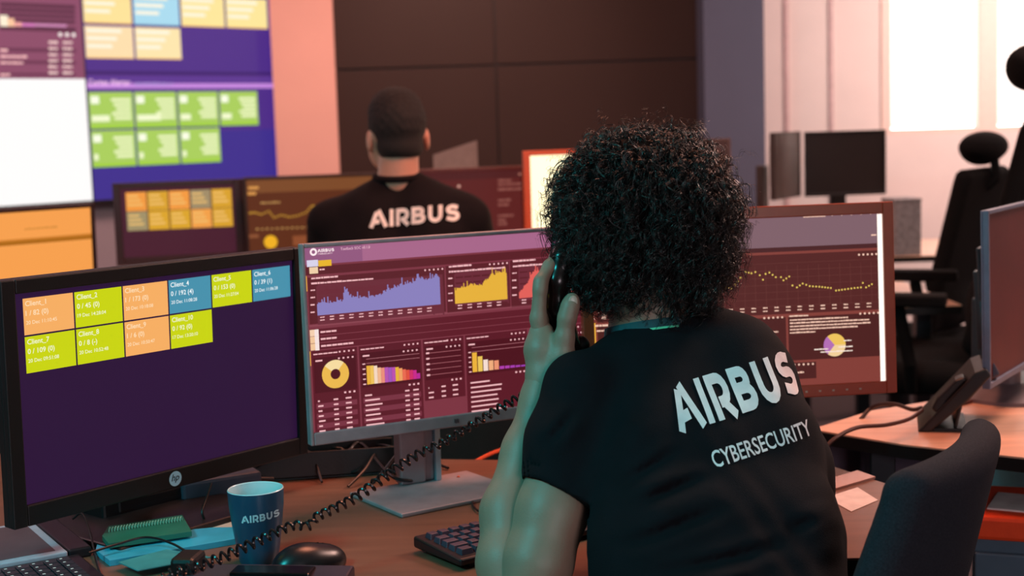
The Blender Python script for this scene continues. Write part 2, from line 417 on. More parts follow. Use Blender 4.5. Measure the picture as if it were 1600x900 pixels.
def monitor(label, ctr, yaw, tilt, W, H, bez, frame, draw=None, zb=.745, stand='column', group=None, body=None, depth=.045, off_mat=None, cat='monitor', base=(.26, .2), standm=None, so=(0, 0)):
    """ctr = centre of the front; bez = left, right, top, bottom bezel widths"""
    bl, br, bt, bb = bez; yaw, tilt = math.radians(yaw), math.radians(tilt)
    nrm = Vector((math.sin(yaw), -math.cos(yaw), 0))
    bc = Vector(ctr)-nrm*.09; root = empty('monitor', (bc.x, bc.y, zb), yaw)
    tag(root, label, cat, group)
    loc = Matrix.Rotation(-yaw, 4, 'Z') @ (Vector(ctr)-root.location).to_4d(); loc = Vector(loc[:3])
    Mh = Matrix.Translation(loc) @ Matrix.Rotation(-tilt, 4, 'X')
    hs = MB(); x, z = W/2, H/2
    # housing: back shell + bezel ring proud of the display
    hs.box((-x, .012, -z), (x, depth*.6, z)); hs.prism([(-x*.55, -z*.6), (x*.55, -z*.6), (x*.55, z*.6), (-x*.55, z*.6)], depth*.6, depth+.012, M=Matrix(((1,0,0,0),(0,0,1,0),(0,1,0,0),(0,0,0,1))))
    hs.box((-x, 0, -z), (-x+bl, .012, z)); hs.box((x-br, 0, -z), (x, .012, z)); hs.box((-x+bl, 0, z-bt), (x-br, .012, z)); hs.box((-x+bl, 0, -z), (x-br, .012, -z+bb))
    ho = hs.build('housing', frame, root, .002); ho.matrix_local = Mh
    sw_, sh = W-bl-br, H-bt-bb; off = Vector(((bl-br)/2, .006, (bb-bt)/2)); Ms = Mh @ Matrix.Translation(off)
    bpy.context.view_layer.update()
    Mw = Matrix.Translation(root.location) @ Matrix.Rotation(yaw, 4, 'Z') @ Ms
    S = Screen(sw_, sh, Mw)
    if draw: draw(S)
    else: S.q.add([(-sw_/2, 0, -sh/2), (sw_/2, 0, -sh/2), (sw_/2, 0, sh/2), (-sw_/2, 0, sh/2)], [(0, 1, 2, 3)], off_mat or BLACKG)
    scr = S.done(root); scr.matrix_local = Ms
    sm = standm or frame; top = loc.z
    if stand == 'column':
        q = MB(); q.box((-.035+so[0], .02+so[1], .012), (.035+so[0], .055+so[1], top)); q.build('stand_column', sm, root, .004)
        q = MB(); q.prism([(x_+so[0], y_+so[1]) for x_, y_ in ((-base[0]/2, -base[1]*.6), (base[0]/2, -base[1]*.6), (base[0]/2, base[1]*.4), (-base[0]/2, base[1]*.4))], 0, .012); q.build('stand_base', sm, root, .004)
    elif stand == 'round':
        q = MB(); q.tube([(so[0], .03+so[1], .012), (so[0], .03+so[1], top)], .024, 16); q.build('stand_column', sm, root, smooth=True)
        q = MB(); q.lathe([(0.001, 0), (.12, 0), (.12, .008), (.06, .018), (.03, .03), (.001, .03)], 40, c=(so[0], so[1]+.02, 0)); q.build('stand_base', sm, root, smooth=True)
    return root, Mh, S

# ---- left black monitor: client tiles
T_OR, T_LI, T_TE = '#f6ae63', '#c9d40c', '#4691ac'
def draw_tiles(S):
    S.quad(-S.W/2, -S.H/2, S.W/2, S.H/2, mat('purple_backlight', emit='#2a1137', rough=.4, spec=.2), 0)
    rows = [[(1, T_OR, '1 / 82 (0)', '20 Dec 11:10:45'), (2, T_LI, '0 / 45 (0)', '19 Dec 14:28:04'), (3, T_OR, '1 / 173 (0)', '20 Dec 10:18:08'), (4, T_TE, '0 / 192 (4)', '20 Dec 11:08:28'), (5, T_LI, '0 / 153 (0)', '20 Dec 11:27:04'), (6, T_TE, '0 / 39 (1)', '20 Dec 11:06:28')],
            [(7, T_LI, '0 / 109 (0)', '20 Dec 09:51:08'), (8, T_LI, '0 / 8 (-)', '20 Dec 10:52:48'), (9, T_OR, '1 / 6 (0)', '20 Dec 10:50:47'), (10, T_LI, '0 / 92 (0)', '17 Dec 13:20:10')]]
    u0, v0 = S.uv(35, 467); u1 = S.uv(454, 413)[0]; cw = (u1-u0)/6; v2 = S.uv(39, 587)[1]; chh = (v0-v2)/2
    for j, row in enumerate(rows):
        for i, (n, c, a, b) in enumerate(row):
            x = u0+i*cw; y = v0-j*chh; g = cw*.03
            S.quad(x, y-chh+g, x+cw-g, y, c, 1)
            tc = '#ffe0b8' if c == T_OR else '#f4f7d0' if c == T_LI else '#eef8fa'
            S.text('Client_%d' % n, x+cw*.04, y-chh*.2, chh*.13, tc, off=.012); S.text(a, x+cw*.04, y-chh*.45, chh*.13, tc, off=.012); S.text(b, x+cw*.04, y-chh*.68, chh*.095, tc, off=.004)
mon_l, Mh, _ = monitor('wide black monitor at far left showing coloured client tiles on purple', (-.5395, 2.2043, .988), 50.58, -1.5, .5674, .3599, (.023, .019, .021, .031), BLACK, draw_tiles, stand='column', base=(.3, .24))
q = MB(); q.keep = True
zl = -.3599/2+.0155
q.add([(.012*math.cos(a*PI/16), -.0006, .012*math.sin(a*PI/16)+zl) for a in range(32)], [tuple(range(32))], mat('logo_blue_white', '#a8d8e8', .4))
hv, hf, _w = text_geo('hp', .01)
q.add([((x-.68)*.0105+(y-.2)*.003, -.0009, (y-.28)*.0105+zl) for x, y in hv], hf, mat('logo_ink', '#12161c', .5))
lg = q.build('logo_badge', None, mon_l); lg.matrix_local = Mh

# ---- silver monitor: dashboard
def spark(S, x0, x1, yb, yt, c, seed, n, slope=0, shape=None):
    rr = random.Random(seed); u0, v0 = S.uv(x0, yb); u1 = S.uv(x1, yb)[0]; H = abs(S.uv(x0, yt)[1]-v0)
    for i in range(n):
        t = i/n; base = shape(t) if shape else .5
        h = H*min(1.05, base*(1+rr.uniform(-.08, .12)+(.35 if rr.random() < .06 else 0)))
        a = u0+(u1-u0)*i/n; S.quad(a, v0, a+(u1-u0)/n*1.001, v0+h, c, 2)
def lerp_shape(pts):
    def f(t):
        for (a, x), (b, y) in zip(pts, pts[1:]):
            if t <= b: return x+(y-x)*(t-a)/(b-a)
        return pts[-1][1]
    return f
TXT, DARK, BGM, HEADC = '#f3b9bd', '#5c2028', '#7c3542', '#a8678a'
def draw_dash(S):
    Q = S.quad; Q(-S.W/2, -S.H/2, S.W/2, S.H/2, mat('maroon_backlight', emit=BGM, rough=.4, spec=.2), 0)
    u0 = -S.W/2; vt = S.H/2
    vh = S.uv(484, 414)[1]; Q(u0, vh, S.W/2, vt, HEADC, 1)
    Q(u0, vh, u0+.10, vt, '#93597f', 1.2)
    # brand line
    a, b = S.uv(485, 397); S.disc(a+.005, b+.003, .0062, '#ffe9ee', .003, l=3)
    S.text('', 0, 0, 0, TXT) if False else S.q.add([(a+.012+x*.0052, -.00075, b+.002+y*.0052) for x, y in AV], [tuple(f) for f in AF], E('#ffe9ee'))
    S.text('CYBERSECURITY', a+.012, b-.002, .0024, '#ffe0e6', wmax=.034)
    S.tx('Toolback SOC v0.1.0', 532, 391, 4.2, '#f2c3d3', wpx=46)
    S.dash(750, 850, 362, 2, '#e9b6cf')
    S.dash(880, 905, 358, 2, '#e9b6cf')
    S.r((479, 407), (497, 416), '#d9d3ea', 2); S.r((497, 407), (518, 415), '#e9b52c', 2)
    Q(u0, S.uv(484, 430)[1], S.W/2, S.uv(484, 417)[1], DARK, 1)
    S.r((483, 418), (497, 427), '#f0cfa8', 2); S.dash(499, 507, 421, 3, TXT)
    Q(u0, S.uv(482, 455)[1], u0+.0025, S.uv(482, 431)[1], '#f0b040', 2)
    # three charts
    for x0, x1, c, sd, sh in ((484, 694, '#8a80bd', 1, lerp_shape([(0, .38), (.2, .40), (.22, .8), (.27, .5), (.4, .42), (.5, .5), (.62, .72), (.8, .85), (1, .92)])),
                              (699, 795, '#e7b13c', 2, lerp_shape([(0, .45), (.2, .5), (.3, .55), (.5, .5), (.65, .72), (.85, .95), (1, .9)])),
                              (799, 900, '#e2615a', 3, lerp_shape([(0, .2), (.15, .45), (.3, .9), (.5, .5), (.7, .6), (1, .5)]))):
        yo = -(x0-484)*.085; y1 = 507+yo; y0 = 434+yo
        S.r((x0, y1), (x1, y0-(x1-x0)*.08+0), DARK, 1)
        n = 13 if x0 < 600 else 6
        xa = x0+12 if x0 > 600 else x0+12; xb = x1-2
        for k in range(6):
            yy = y1-18-k*9; S.r((xa, yy+.5), (xb, yy), '#6c2c38', 1.5)
        for k in range(n+1):
            xx = xa+(xb-xa)*k/n; S.r((xx, y1-15), (xx+.5, y1-60), '#6c2c38', 1.5)
        spark(S, xa, xb-(3 if n > 6 else 0), y1-14, y1-64, c, sd, 110 if n > 6 else 60, shape=sh)
        S.dash(x0+2, x0+44*(1 if n > 6 else .85), y0+1, 3, TXT); S.dash(x0+2, x0+100*(1 if n > 6 else .9), y0+9, 3, TXT)
        S.dots(x1-30, x1-3, y0-(x1-x0)*.08+5, 5, 1.5, TXT)
        for k in range(4): S.dash(x0+1, x0+8, y1-19-k*11.5, 2.4, TXT)
        for k in range(n-1):
            xx = xa+4+(xb-xa)*k/(n-1)*.93; S.dash(xx, xx+7, y1-10-(xx-x0)*.085, 2, TXT); S.dash(xx, xx+7, y1-5.5-(xx-x0)*.085, 2, TXT)
    Q(u0+.003, S.uv(486, 511)[1], S.W/2, S.uv(486, 508)[1], '#8a4450', 1)
    # alert lines
    va, vb = S.uv(486, 515)[1], S.uv(486, 548)[1]; Q(u0+.003, vb, S.W/2, va, '#5f1c28', 1)
    for k in range(3):
        y = va-(va-vb)*(k+.5)/3; Q(u0+.003, y-.0052-(.001), u0+.018, y+.0052, '#f2c79c' if k else '#f5d0b0', 2); Q(u0+.003, y-(va-vb)/6-.0004, S.W/2, y-(va-vb)/6+.0004, '#8a4450', 2)
        S.quad(u0+.011, y-.0052-.001, u0+.018, y+.0052, '#f7e3df', 2.4)
        for w_ in range((3, 3, 6)[k]): Q(u0+.021+w_*.0095, y-.0013, u0+.0295+w_*.0095, y+.0016, TXT, 3)
    Q(u0, S.uv(484, 572)[1], u0+.0025, S.uv(484, 549)[1], '#f0b040', 2)
    # lower panels (left, right, bottom of chart part) in metres from the left edge
    vb1 = vb-.001; H1 = vb1-(-S.H/2)
    pn = [(.004, .083), (.086, .198), (.201, .277), (.280, .40), (.405, .525)]
    for i, (a, b) in enumerate(pn):
        a += u0; b += u0; btm = -S.H/2 if i != 2 else -S.H/2+H1*.22
        Q(a, btm, b, vb1, '#5b1a26', 1); Q(a+.003, vb1-H1*.52, b-.003, vb1-H1*.09, '#4d121d', 1.5)
        for k in range(5): Q(a+.003+k*.0085, vb1-H1*.05, a+.0105+k*.0085, vb1-H1*.035, TXT, 3)
        for k in range(4): Q(b-.032+k*.008, vb1-H1*.05, b-.029+k*.008, vb1-H1*.03, TXT, 3); Q(b-.034+k*.008, vb1-H1*.13, b-.031+k*.008, vb1-H1*.11, TXT, 3)
        Q(a+.006, vb1-H1*.135, a+.018, vb1-H1*.115, TXT, 3)
        if i == 0:
            S.disc((a+b)/2, vb1-H1*.31, .0235, '#ecb84e', .0085)
            S.disc((a+b)/2, vb1-H1*.31, .0235, '#f6dba0', .0085, 50, 140, l=2.4)
        elif i in (1, 3):
            x0, x1 = a+.012, b-.004; yb = vb1-H1*.485; yt = vb1-H1*.17
            cs = ['#ecb23c', '#efc15a', '#f5d7c0', '#f0b58c', '#e98d7a', '#b556b0', '#a055b8', '#ba4fae', '#e8b23a', '#f0a064', '#ea6a50', '#e0503e', '#cf2f68', '#c92a8a', '#b82a96'] if i == 1 else ['#ecb23c', '#ecc45a', '#f7ddd0', '#f0ac7c', '#ec9470', '#b23fae', '#b23fae', '#a83fae', '#a83fae', '#983fae']
            hs_ = [.74, .73, .71, .62, .6, .6, .58, .57, .56, .5, .44, .4, .38, .36, .22] if i == 1 else [.8, .62, .46, .4, .38, .12, .11, .1, .08, .07]
            for k, (c, h) in enumerate(zip(cs, hs_)):
                wdt = (x1-x0)/len(cs); Q(x0+k*wdt, yb, x0+(k+1)*wdt-(.0002 if i == 1 else .0015), yb+(yt-yb)*h, c, 2)
            for k in range(5): Q(a+.005, yb+(yt-yb)*k/5, a+.010, yb+(yt-yb)*k/5+.002, TXT, 3)
            for k in range(2): Q(x0, yt-(yt-yb)*.17*k, x1, yt-(yt-yb)*.17*k+.0006, '#c98088', 2)
        else:
            for k in range(5): y = vb1-H1*(.18+.07*k); Q(a+.006, y, b-.006, y+.0007, '#b86c74', 2); Q(a+.005, y-.001, a+.011, y+.002, TXT, 3)
        # table
        yy = vb1-H1*.56
        for k in range(3): Q(b-.026+k*.008, yy, b-.0225+k*.008, yy+.003, TXT, 3)
        rows_ = 7 if i != 2 else 3
        for k in range(rows_):
            y = vb1-H1*(.63+.062*k)
            if k % 2 and i < 2: Q(a+.004, y-.003, b-.004, y+.0055, '#783241', 1.8)
            Q(a+.007, y, a+(.017, .036, .016, .075, .07)[i]*(1 if k else .6)*random.uniform(.75, 1.1), y+.0026, TXT, 3)
            if i < 3: Q(b-.045+(0, .012, 0)[i], y, b-.037+(0, .012, 0)[i], y+.0026, TXT, 3); Q(b-.024+(0, .006, 0)[i], y, b-.014+(0, .006, 0)[i], y+.0026, TXT, 3)
mon_m, Mh2, _ = monitor('slim silver monitor in the middle showing purple and maroon charts dashboard', (-.1017, 2.3965, 1.0182), 26.81, .42, .5247, .3308, (.006, .006, .007, .021), SILVER, draw_dash, stand=None, depth=.03)
# flat square stand
bx = Vector(mon_m.location); 
def loc_of(root, w_): return (Matrix.Rotation(-root.rotation_euler.z, 4, 'Z') @ (Vector(w_)-root.location).to_4d()).to_3d()
cs_ = [D(628, 810), D(553, 785), D(660, 740), D(770, 765)]
a = Vector(cs_[0]); b = Vector(cs_[1]); dd = Vector(D(775, 780))-a
e1 = dd.normalized(); e2 = Vector((-e1.y, e1.x, 0))
pl = [a, a+e1*.235, a+e1*.235+e2*.18, a+e2*.18]
q = MB(); q.prism([(loc_of(mon_m, p).x, loc_of(mon_m, p).y) for p in pl], 0, .007); q.build('stand_base', SILVER, mon_m, .002)
sx_ = loc_of(mon_m, D(650, 757)).x; sy_ = -.09+.0; sy_ = .0
q = MB(); q.box((sx_-.036, -.045, .007), (sx_+.012, -.015, .31)); q.box((sx_+.012, -.038, .007), (sx_+.030, -.015, .31)); q.build('stand_column', SILVER, mon_m, .004, seg=3)
q = MB(); q.box((sx_+.030, -.046, .007), (sx_+.040, -.015, .31)); q.build('column_edge_strip', mat('cyan_highlight_aluminium', '#bfe0ee', .3, .6), mon_m, .001)  # pale cyan here is the lamp's highlight on the edge, put into the colour
q = MB(); q.box((sx_-.03, -.06, .25), (sx_+.03, -.045, .31)); q.build('tilt_joint', SILVER, mon_m, .004)
q = MB(); q.keep = True; zl = -.3308/2+.0105
for k in range(4): q.box((-.0016-.0022*(k-1.5), -.0008, zl-.004+.001*(k % 2)), (-.0004-.0022*(k-1.5), -.0001, zl+.003+.001*(k % 2)), mat('logo_dark_grey', '#5a4a50', .4))
q.build('logo_badge', None, mon_m).matrix_local = Mh2

# ---- brown bezel monitor right of the person
def draw_line(S):
    Q = S.quad; Q(-S.W/2, -S.H/2, S.W/2, S.H/2, mat('brown_backlight', emit='#823c34', rough=.4, spec=.2), 0)
    t2 = '#f0c3ae'; u0, u1 = -S.W/2, S.W/2
    vh = S.uv(1300, 383)[1]; Q(u0, vh, u1, S.H/2, '#7f6069', 1)
    S.dots(1300, 1375, 336, 6, 1.5, t2); S.dash(1255, 1290, 339, 2, t2); S.dash(1361, 1369, 367, 3, t2)
    Q(u0, S.uv(1300, 390)[1], u1, vh, '#4a2122', 1)
    ub = S.uv(1374, 450)[0]; vc = S.uv(1300, 487)[1]; vt = S.uv(1300, 394)[1]
    Q(u0+.006, vc, ub, vt, '#542220', 1)
    S.dots(1342, 1369, 398, 5, 1.8, t2)
    for k in range(7): y = vc+.014+k*(vt-vc-.03)/6; Q(u0+.01, y, ub-.004, y+.0005, '#6c3a34', 1.5)
    for k in range(26): x = u0+.02+k*.0195; Q(x, vc+.014, x+.0005, vt-.02, '#6c3a34', 1.5)
    pts = [(930, 470), (950, 478), (975, 486), (1000, 478), (1020, 470), (1050, 466), (1075, 462), (1084, 458), (1093, 455), (1104, 459), (1110, 455), (1125, 455), (1134, 448), (1143, 451), (1148, 445), (1157, 434), (1165, 425), (1174, 427), (1180, 425), (1187, 430), (1192, 437), (1196, 428), (1202, 426), (1212, 433), (1220, 433), (1224, 438), (1233, 432), (1238, 446), (1245, 449), (1254, 443), (1265, 447), (1280, 448), (1298, 450), (1306, 454), (1320, 452), (1335, 450), (1345, 449), (1348, 442), (1353, 449), (1362, 444), (1367, 450)]
    for (x0, y0), (x1, y1) in zip(pts, pts[1:]):
        n = max(1, int((x1-x0)/4.3))
        for i in range(n):
            t = i/n; a, b = S.uv(x0+(x1-x0)*t, y0+(y1-y0)*t); S.disc(a, b, .0017, '#f0cf62', l=3, n=6)
    for k in range(25): x = 1354-k*18; S.dash(x, x+7, 474+(1354-x)*.045, 2.2, t2); S.dash(x, x+7, 479+(1354-x)*.045, 2.2, t2)
    # lower panels
    v1 = S.uv(1300, 492)[1]; v2 = S.uv(1300, 560)[1]; um = S.uv(1230, 520)[0]
    Q(um+.002, v2, ub, v1, '#4c1e1c', 1); Q(u0+.006, v2-.02, um-.002, v1, '#4c1e1c', 1)
    S.dots(1344, 1372, 490, 5, 1.8, t2); S.dots(1194, 1222, 497, 5, 1.8, t2)
    S.dash(1233, 1263, 494, 2.5, t2)
    for k in range(5): S.dash(1234, (1325, 1358, 1360, 1340, 1274)[k], 500+k*5, 2.6, t2)
    for k in range(3): S.dash(1120, (1188, 1195, 1216)[k], 505+k*9, 2.6, t2)
    a, b = S.uv(1304, 539)
    S.disc(a, b, .0205, '#efc35c', 0, 0, 130); S.disc(a, b, .0205, '#b36db4', 0, 130, 230); S.disc(a, b, .0205, '#f2d09a', 0, 230, 360)
    for x, y, l in ((1272, 546, 22), (1282, 550, 50), (1310, 542, 22), (1318, 532, 12)): S.dash(x, x+l, y, 2.2, '#fbe6d8')
    S.r((1160, 597), (1275, 565), '#4c1e1c', 1); S.dots(1241, 1270, 570, 5, 1.8, t2); S.dash(1242, 1256, 582, 3, t2); S.dash(1160, 1200, 580, 3, t2)
    S.r((1376, 598), (1384, 334), mat('white_scroll_bar', emit='#fff0e4', es=1.3), 2)
    Q(u0, S.uv(925, 560)[1]-.0, u0+.0028, S.uv(925, 505)[1], '#f0b040', 2)
    S.dash(930, 951, 509, 3.4, t2); S.dash(932, 953, 517, 3, t2); S.dash(941, 947, 491, 2.4, t2); S.dash(941, 947, 496, 2.4, t2); S.dots(935, 936, 488, 1, 1.2, t2)
BROWN = mat('red_lit_brown_bezel', '#a8432a', .35, var=.08, spec=.6)  # brown bezel with the red light falling on it mixed into the colour
mon_r, Mh3, _ = monitor('thick brown-bezel monitor behind the seated person showing a yellow dotted line chart', (.405, 2.4981, 1.0351), 6.96, 3.11, .5688, .3444, (.0195, .0195, .021, .022), BROWN, draw_line, stand='column', base=(.26, .2), standm=BLACK)
for k, x in enumerate((.115, .14, .165, .19, .215)):
    q = MB(); q.box((x-.002, -.0012, -.163), (x+.002, .001, -.160)); q.build('button', mat('bezel_button_pale', '#b0a090', .4), mon_r).matrix_local = Mh3

# ---- video wall on the diagonal wall
vw = tag(empty('video_wall', K, ang), 'huge lit video wall on the diagonal wall showing dashboards and green tiles', 'video wall')
MwV = Matrix.Translation(Vector(K)) @ Matrix.Rotation(ang, 4, 'Z')
VB = 1.6
def vpanel(x0, x1, z0, z1, draw, nm):
    Mp = Matrix.Translation(((x0+x1)/2, -.02, (z0+z1)/2)); S = Screen(x1-x0, z1-z0, MwV @ Mp); draw(S); so = S.done(vw, nm); so.matrix_local = Mp
tmpS = Screen(10, 10, MwV @ Matrix.Translation((0, -.02, 0)))
xs = tmpS.uv(139, 200)[0]; zb1 = tmpS.uv(70, 318)[1]; xr = tmpS.uv(437, 150)[0]
def dv_left(S):
    S.quad(-S.W/2, -S.H/2, S.W/2, S.H/2, '#fffdfc', 0)
    v = S.uv(60, 123)[1]; S.quad(-S.W/2, v, S.W/2, S.H/2, '#8a4a68', 1)
    for y in (8, 16, 24, 32): S.r((0, y+1.5), (117, y), '#5a2a44', 2)
    S.r((0, 47), (118, 43), '#5a2a44', 2)
    for k, (x, w_, h, c) in enumerate(((0, 12, 17, '#fff1d6'), (12, 10, 12, '#ffc9a0'), (22, 12, 6, '#f6a6a0'), (34, 20, 4, '#d97cc0'), (54, 50, 2.5, '#d08ab8'))): S.r((x, 41), (x+w_, 41-h), c, 3)
    S.dots(94, 115, 54, 3, 3.2, '#fff2ee')
    for k in range(6):
        y = 66+k*9.5; S.r((0, y+5), (118, y+1), '#6a3350', 2) if k % 2 else None
        S.dash(76, 90, y, 4, '#ffd9d4'); S.dash(98, 113, y, 4, '#ffd9d4')
        if k in (1, 2, 3, 5): S.dash(0, (0, 12, 42, 36, 0, 16)[k], y+3, 4, '#ffc4c4')
def tile_text(S, a, b, ic):
    (x0, y0), (x1, y1) = S.uv(*a), S.uv(*b)
def dv_right(S):
    S.quad(-S.W/2, -S.H/2, S.W/2, S.H/2, mat('violet_backlight', emit='#4a2a86', rough=.4, spec=.2), 0)
    v = S.uv(300, 118)[1]; S.quad(-S.W/2, v-.0, S.W/2, S.uv(300, 112)[1], '#3a1c6a', 1)
    v = S.uv(435, 134)[1]; S.quad(-S.W/2, v-.012, S.W/2, v+.012, '#c98ae0', 2)
    S.quad(-S.W/2, v+.012, S.W/2, S.uv(300, 118)[1], '#5a3590', 1)
    S.quad(-S.W/2, -S.H/2, S.W/2, S.uv(300, 205)[1], '#3a2c8c', .5)
    S.tx('Cortex Alerter', 138, 133, 9, '#f8c4f2', off=.02, wpx=66); S.dash(210, 270, 131, 5, '#a888d0')
    x0 = S.uv(133, 90)[0]; xa = S.uv(419, 30)[0]; cw = (xa-x0)/4; yb = S.uv(139, 93)[1]; ym = S.uv(139, 38)[1]; chh = ym-yb
    for j, row in enumerate((('#ffe39a', '#a9dcf0', '#ffe79c', '#ffe79c'), ('#ffdfae', '#ffe6ae'))):
        for i, c in enumerate(row):
            x = x0+i*cw; y = yb+(1-j)*chh; S.quad(x+.006, y+.006, x+cw-.006, y+chh-.006, c, 1); S.quad(x+.006, y+.006, x+cw-.006, y+.012, '#ffc766' if i != 1 or j else '#8fc6dc', 2)
            for k in range(3): S.quad(x+cw*.06, y+chh*(.78-.22*k), x+cw*(.75-.1*k), y+chh*(.78-.22*k)+chh*.1, '#fff8e2' , 2)
    x0 = S.uv(138, 170)[0]; xa = S.uv(404, 170)[0]; cw = (xa-x0)/4; yt = S.uv(140, 143)[1]; yb = S.uv(143, 264)[1]; chh = (yt-yb)/2
    for j, n in enumerate((4, 3)):
        for i in range(n):
            x = x0+i*cw; y = yt-(j+1)*chh; S.quad(x+.005, y+.006, x+cw-.005, y+chh-.003, '#a9cf5c', 1); S.quad(x+.005, y+.006, x+cw-.005, y+.02, '#a0d32c', 2)
            S.quad(x+cw*.06, y+chh*.68, x+cw*.24, y+chh*.88, '#fbffe6', 2)
            S.quad(x+cw*.06, y+chh*.22, x+cw*((.45, .6, .3, .3)[i] if j == 0 else .15), y+chh*.38, '#f4fbd0', 2)
            for k in range(5): S.quad(x+cw*(.5+.05*(k % 3)), y+chh*(.74-.12*k), x+cw*.93, y+chh*(.74-.12*k)+chh*.08, '#f0f8c4', 2)
vpanel(-3.4, xs-.004, zb1, 2.6, dv_left, 'display_panel')
zb2 = tmpS.uv(440, 292)[1]; zb2 = zb1
vpanel(xs+.004, xr, zb2, 2.6, dv_right, 'display_panel')
q = MB(); q.box((-3.42, -.018, zb1-.012), (xr+.008, .06, 2.61)); q.build('housing', BLACK, vw, .003)

# ---- switched-off dark video wall straight ahead
dvw = tag(empty('video_wall', (0, 7.5, 1.0)), 'dark switched-off video wall of large panels behind the seated man', 'video wall')
OFFS = mat('switched_off_panel', '#33211c', .5, var=.04, scale=3, spec=.2)
xa = P(521, 100, 7.4)[0]; xb = P(1101, 100, 7.2)[0]; xm = P(775, 103, 7.5)[0]; zm = P(775, 103, 7.5)[2]
for x0, x1 in ((xa, xm), (xm, xb)):
    for z0, z1 in ((.95, zm), (zm, 2.55)):
        box('display_panel', (x0+.004, -.03, z0-1.0+.004), (x1-.004, 0, z1-1.0-.004), OFFS, dvw, .003)
box('housing', (xa, 0.0, -.06), (xb, .38, 1.56), BLACK, dvw)

# ------------------------------------------------------------------ desks
def desk(label, poly, z=.745, legs=(), legm=None, group=None, top=None):
    c = np.mean(np.array(poly), 0); r = tag(empty('desk', (c[0], c[1], 0)), label, 'desk', group)
    pl = [(x-c[0], y-c[1]) for x, y in poly]
    q = MB(); q.prism(pl, z-.004, z); q.build('worktop', top or WOOD, r, .001)
    q = MB(); q.prism(pl, z-.028, z-.004); q.build('edge_band', EDGE, r)
    for x, y in legs:
        g = MB(); g.box((x-c[0]-.025, y-c[1]-.025, 0), (x-c[0]+.025, y-c[1]+.025, z-.028)); g.build('leg', legm or STEEL, r, .003)
    return r
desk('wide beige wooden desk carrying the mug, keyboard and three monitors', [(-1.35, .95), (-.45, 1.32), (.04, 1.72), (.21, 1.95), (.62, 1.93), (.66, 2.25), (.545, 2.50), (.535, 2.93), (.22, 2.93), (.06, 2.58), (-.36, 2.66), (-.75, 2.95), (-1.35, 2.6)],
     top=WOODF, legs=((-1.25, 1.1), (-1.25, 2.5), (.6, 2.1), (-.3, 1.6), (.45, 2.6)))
A0 = D(1180, 675); A1 = D(1413, 696); A2 = D(1578, 714); B0 = D(1180, 672); B1 = D(1360, 643); B2 = D(1586, 606)
da = (A2-A1)/np.linalg.norm(A2-A1); A3 = A2+da*.8; db = (B2-B1)/np.linalg.norm(B2-B1); B3 = B2+db*.6
L0 = D(1268, 672)
desk('pinkish wooden desk at right carrying the desk phone and the grey monitor', [tuple(L0[:2]), tuple(A1[:2]), tuple(A2[:2]), tuple(A3[:2]), tuple(B3[:2]), tuple(B2[:2]), tuple(B1[:2])], z=.747,
     legs=((float(A1[0])-.02, float(A1[1])+.1), (float(A3[0])-.05, float(A3[1])+.05), (float(B3[0])-.1, float(B3[1])-.1), (float(B1[0]), float(B1[1])-.06)))
tag(box('modesty_panel', (.60, 2.985-.13, .25), (.86, 2.875, .70), mat('violet_grey_panel', '#5a4a5c', .6)), 'violet-grey desk panel under the pinkish desk at right', 'panel')
# partition behind the front row
pt = tag(empty('desk_partition', (-.1, 3.06, 0), math.radians(0)), 'dark brown desk partition behind the three front monitors', 'partition')
box('panel', (-1.25, -.015, .30), (.62, .015, .98), mat('dark_brown_felt', '#3a1f1c', .85, bump=.3), pt, .004)
for x in (-1.2, .57): box('leg', (x-.02, -.02, 0), (x+.02, .02, .3), STEEL, pt)
desk('long desk of the second row in front of the seated man', [(-2.3, 4.55), (1.45, 4.55), (1.45, 5.55), (-2.3, 5.55)], legs=((-2.2, 4.65), (1.35, 4.65), (-2.2, 5.45), (1.35, 5.45)))
desk('pale desk by the window carrying two switched-off monitors', [(1.2, 6.2), (3.3, 6.2), (3.3, 7.0), (1.2, 7.0)], legs=((1.3, 6.3), (3.2, 6.3), (1.3, 6.9), (3.2, 6.9)))

# ------------------------------------------------------------------ second-row monitors
def draw_tiles2(S):
    Q = S.quad; Q(-S.W/2, -S.H/2, S.W/2, S.H/2, mat('plum_backlight', emit='#44172a', rough=.4, spec=.2), 0)
    u0, v0 = S.uv(195, 301); u1 = S.uv(362, 293)[0]; v2 = S.uv(197, 362)[1]; cw = (u1-u0)/5; chh = (v0-v2)/2
    cs = [['#f29a40', '#d9a12c', '#f29a40', '#a08c68', '#d9a12c'], ['#a09068', '#dba42a', '#dba42a', '#f2a048', '#d9a12c']]
    for j in range(2):
        for i in range(5):
            x = u0+i*cw; y = v0-j*chh; Q(x+.002, y-chh+.002, x+cw-.002, y, cs[j][i], 1)
            for k in range(3): Q(x+cw*.1, y-chh*(.25+.22*k), x+cw*(.6+.1*k), y-chh*(.25+.22*k)+chh*.09, '#f0c070' if cs[j][i][1] != '0' else '#c8b898', 2)
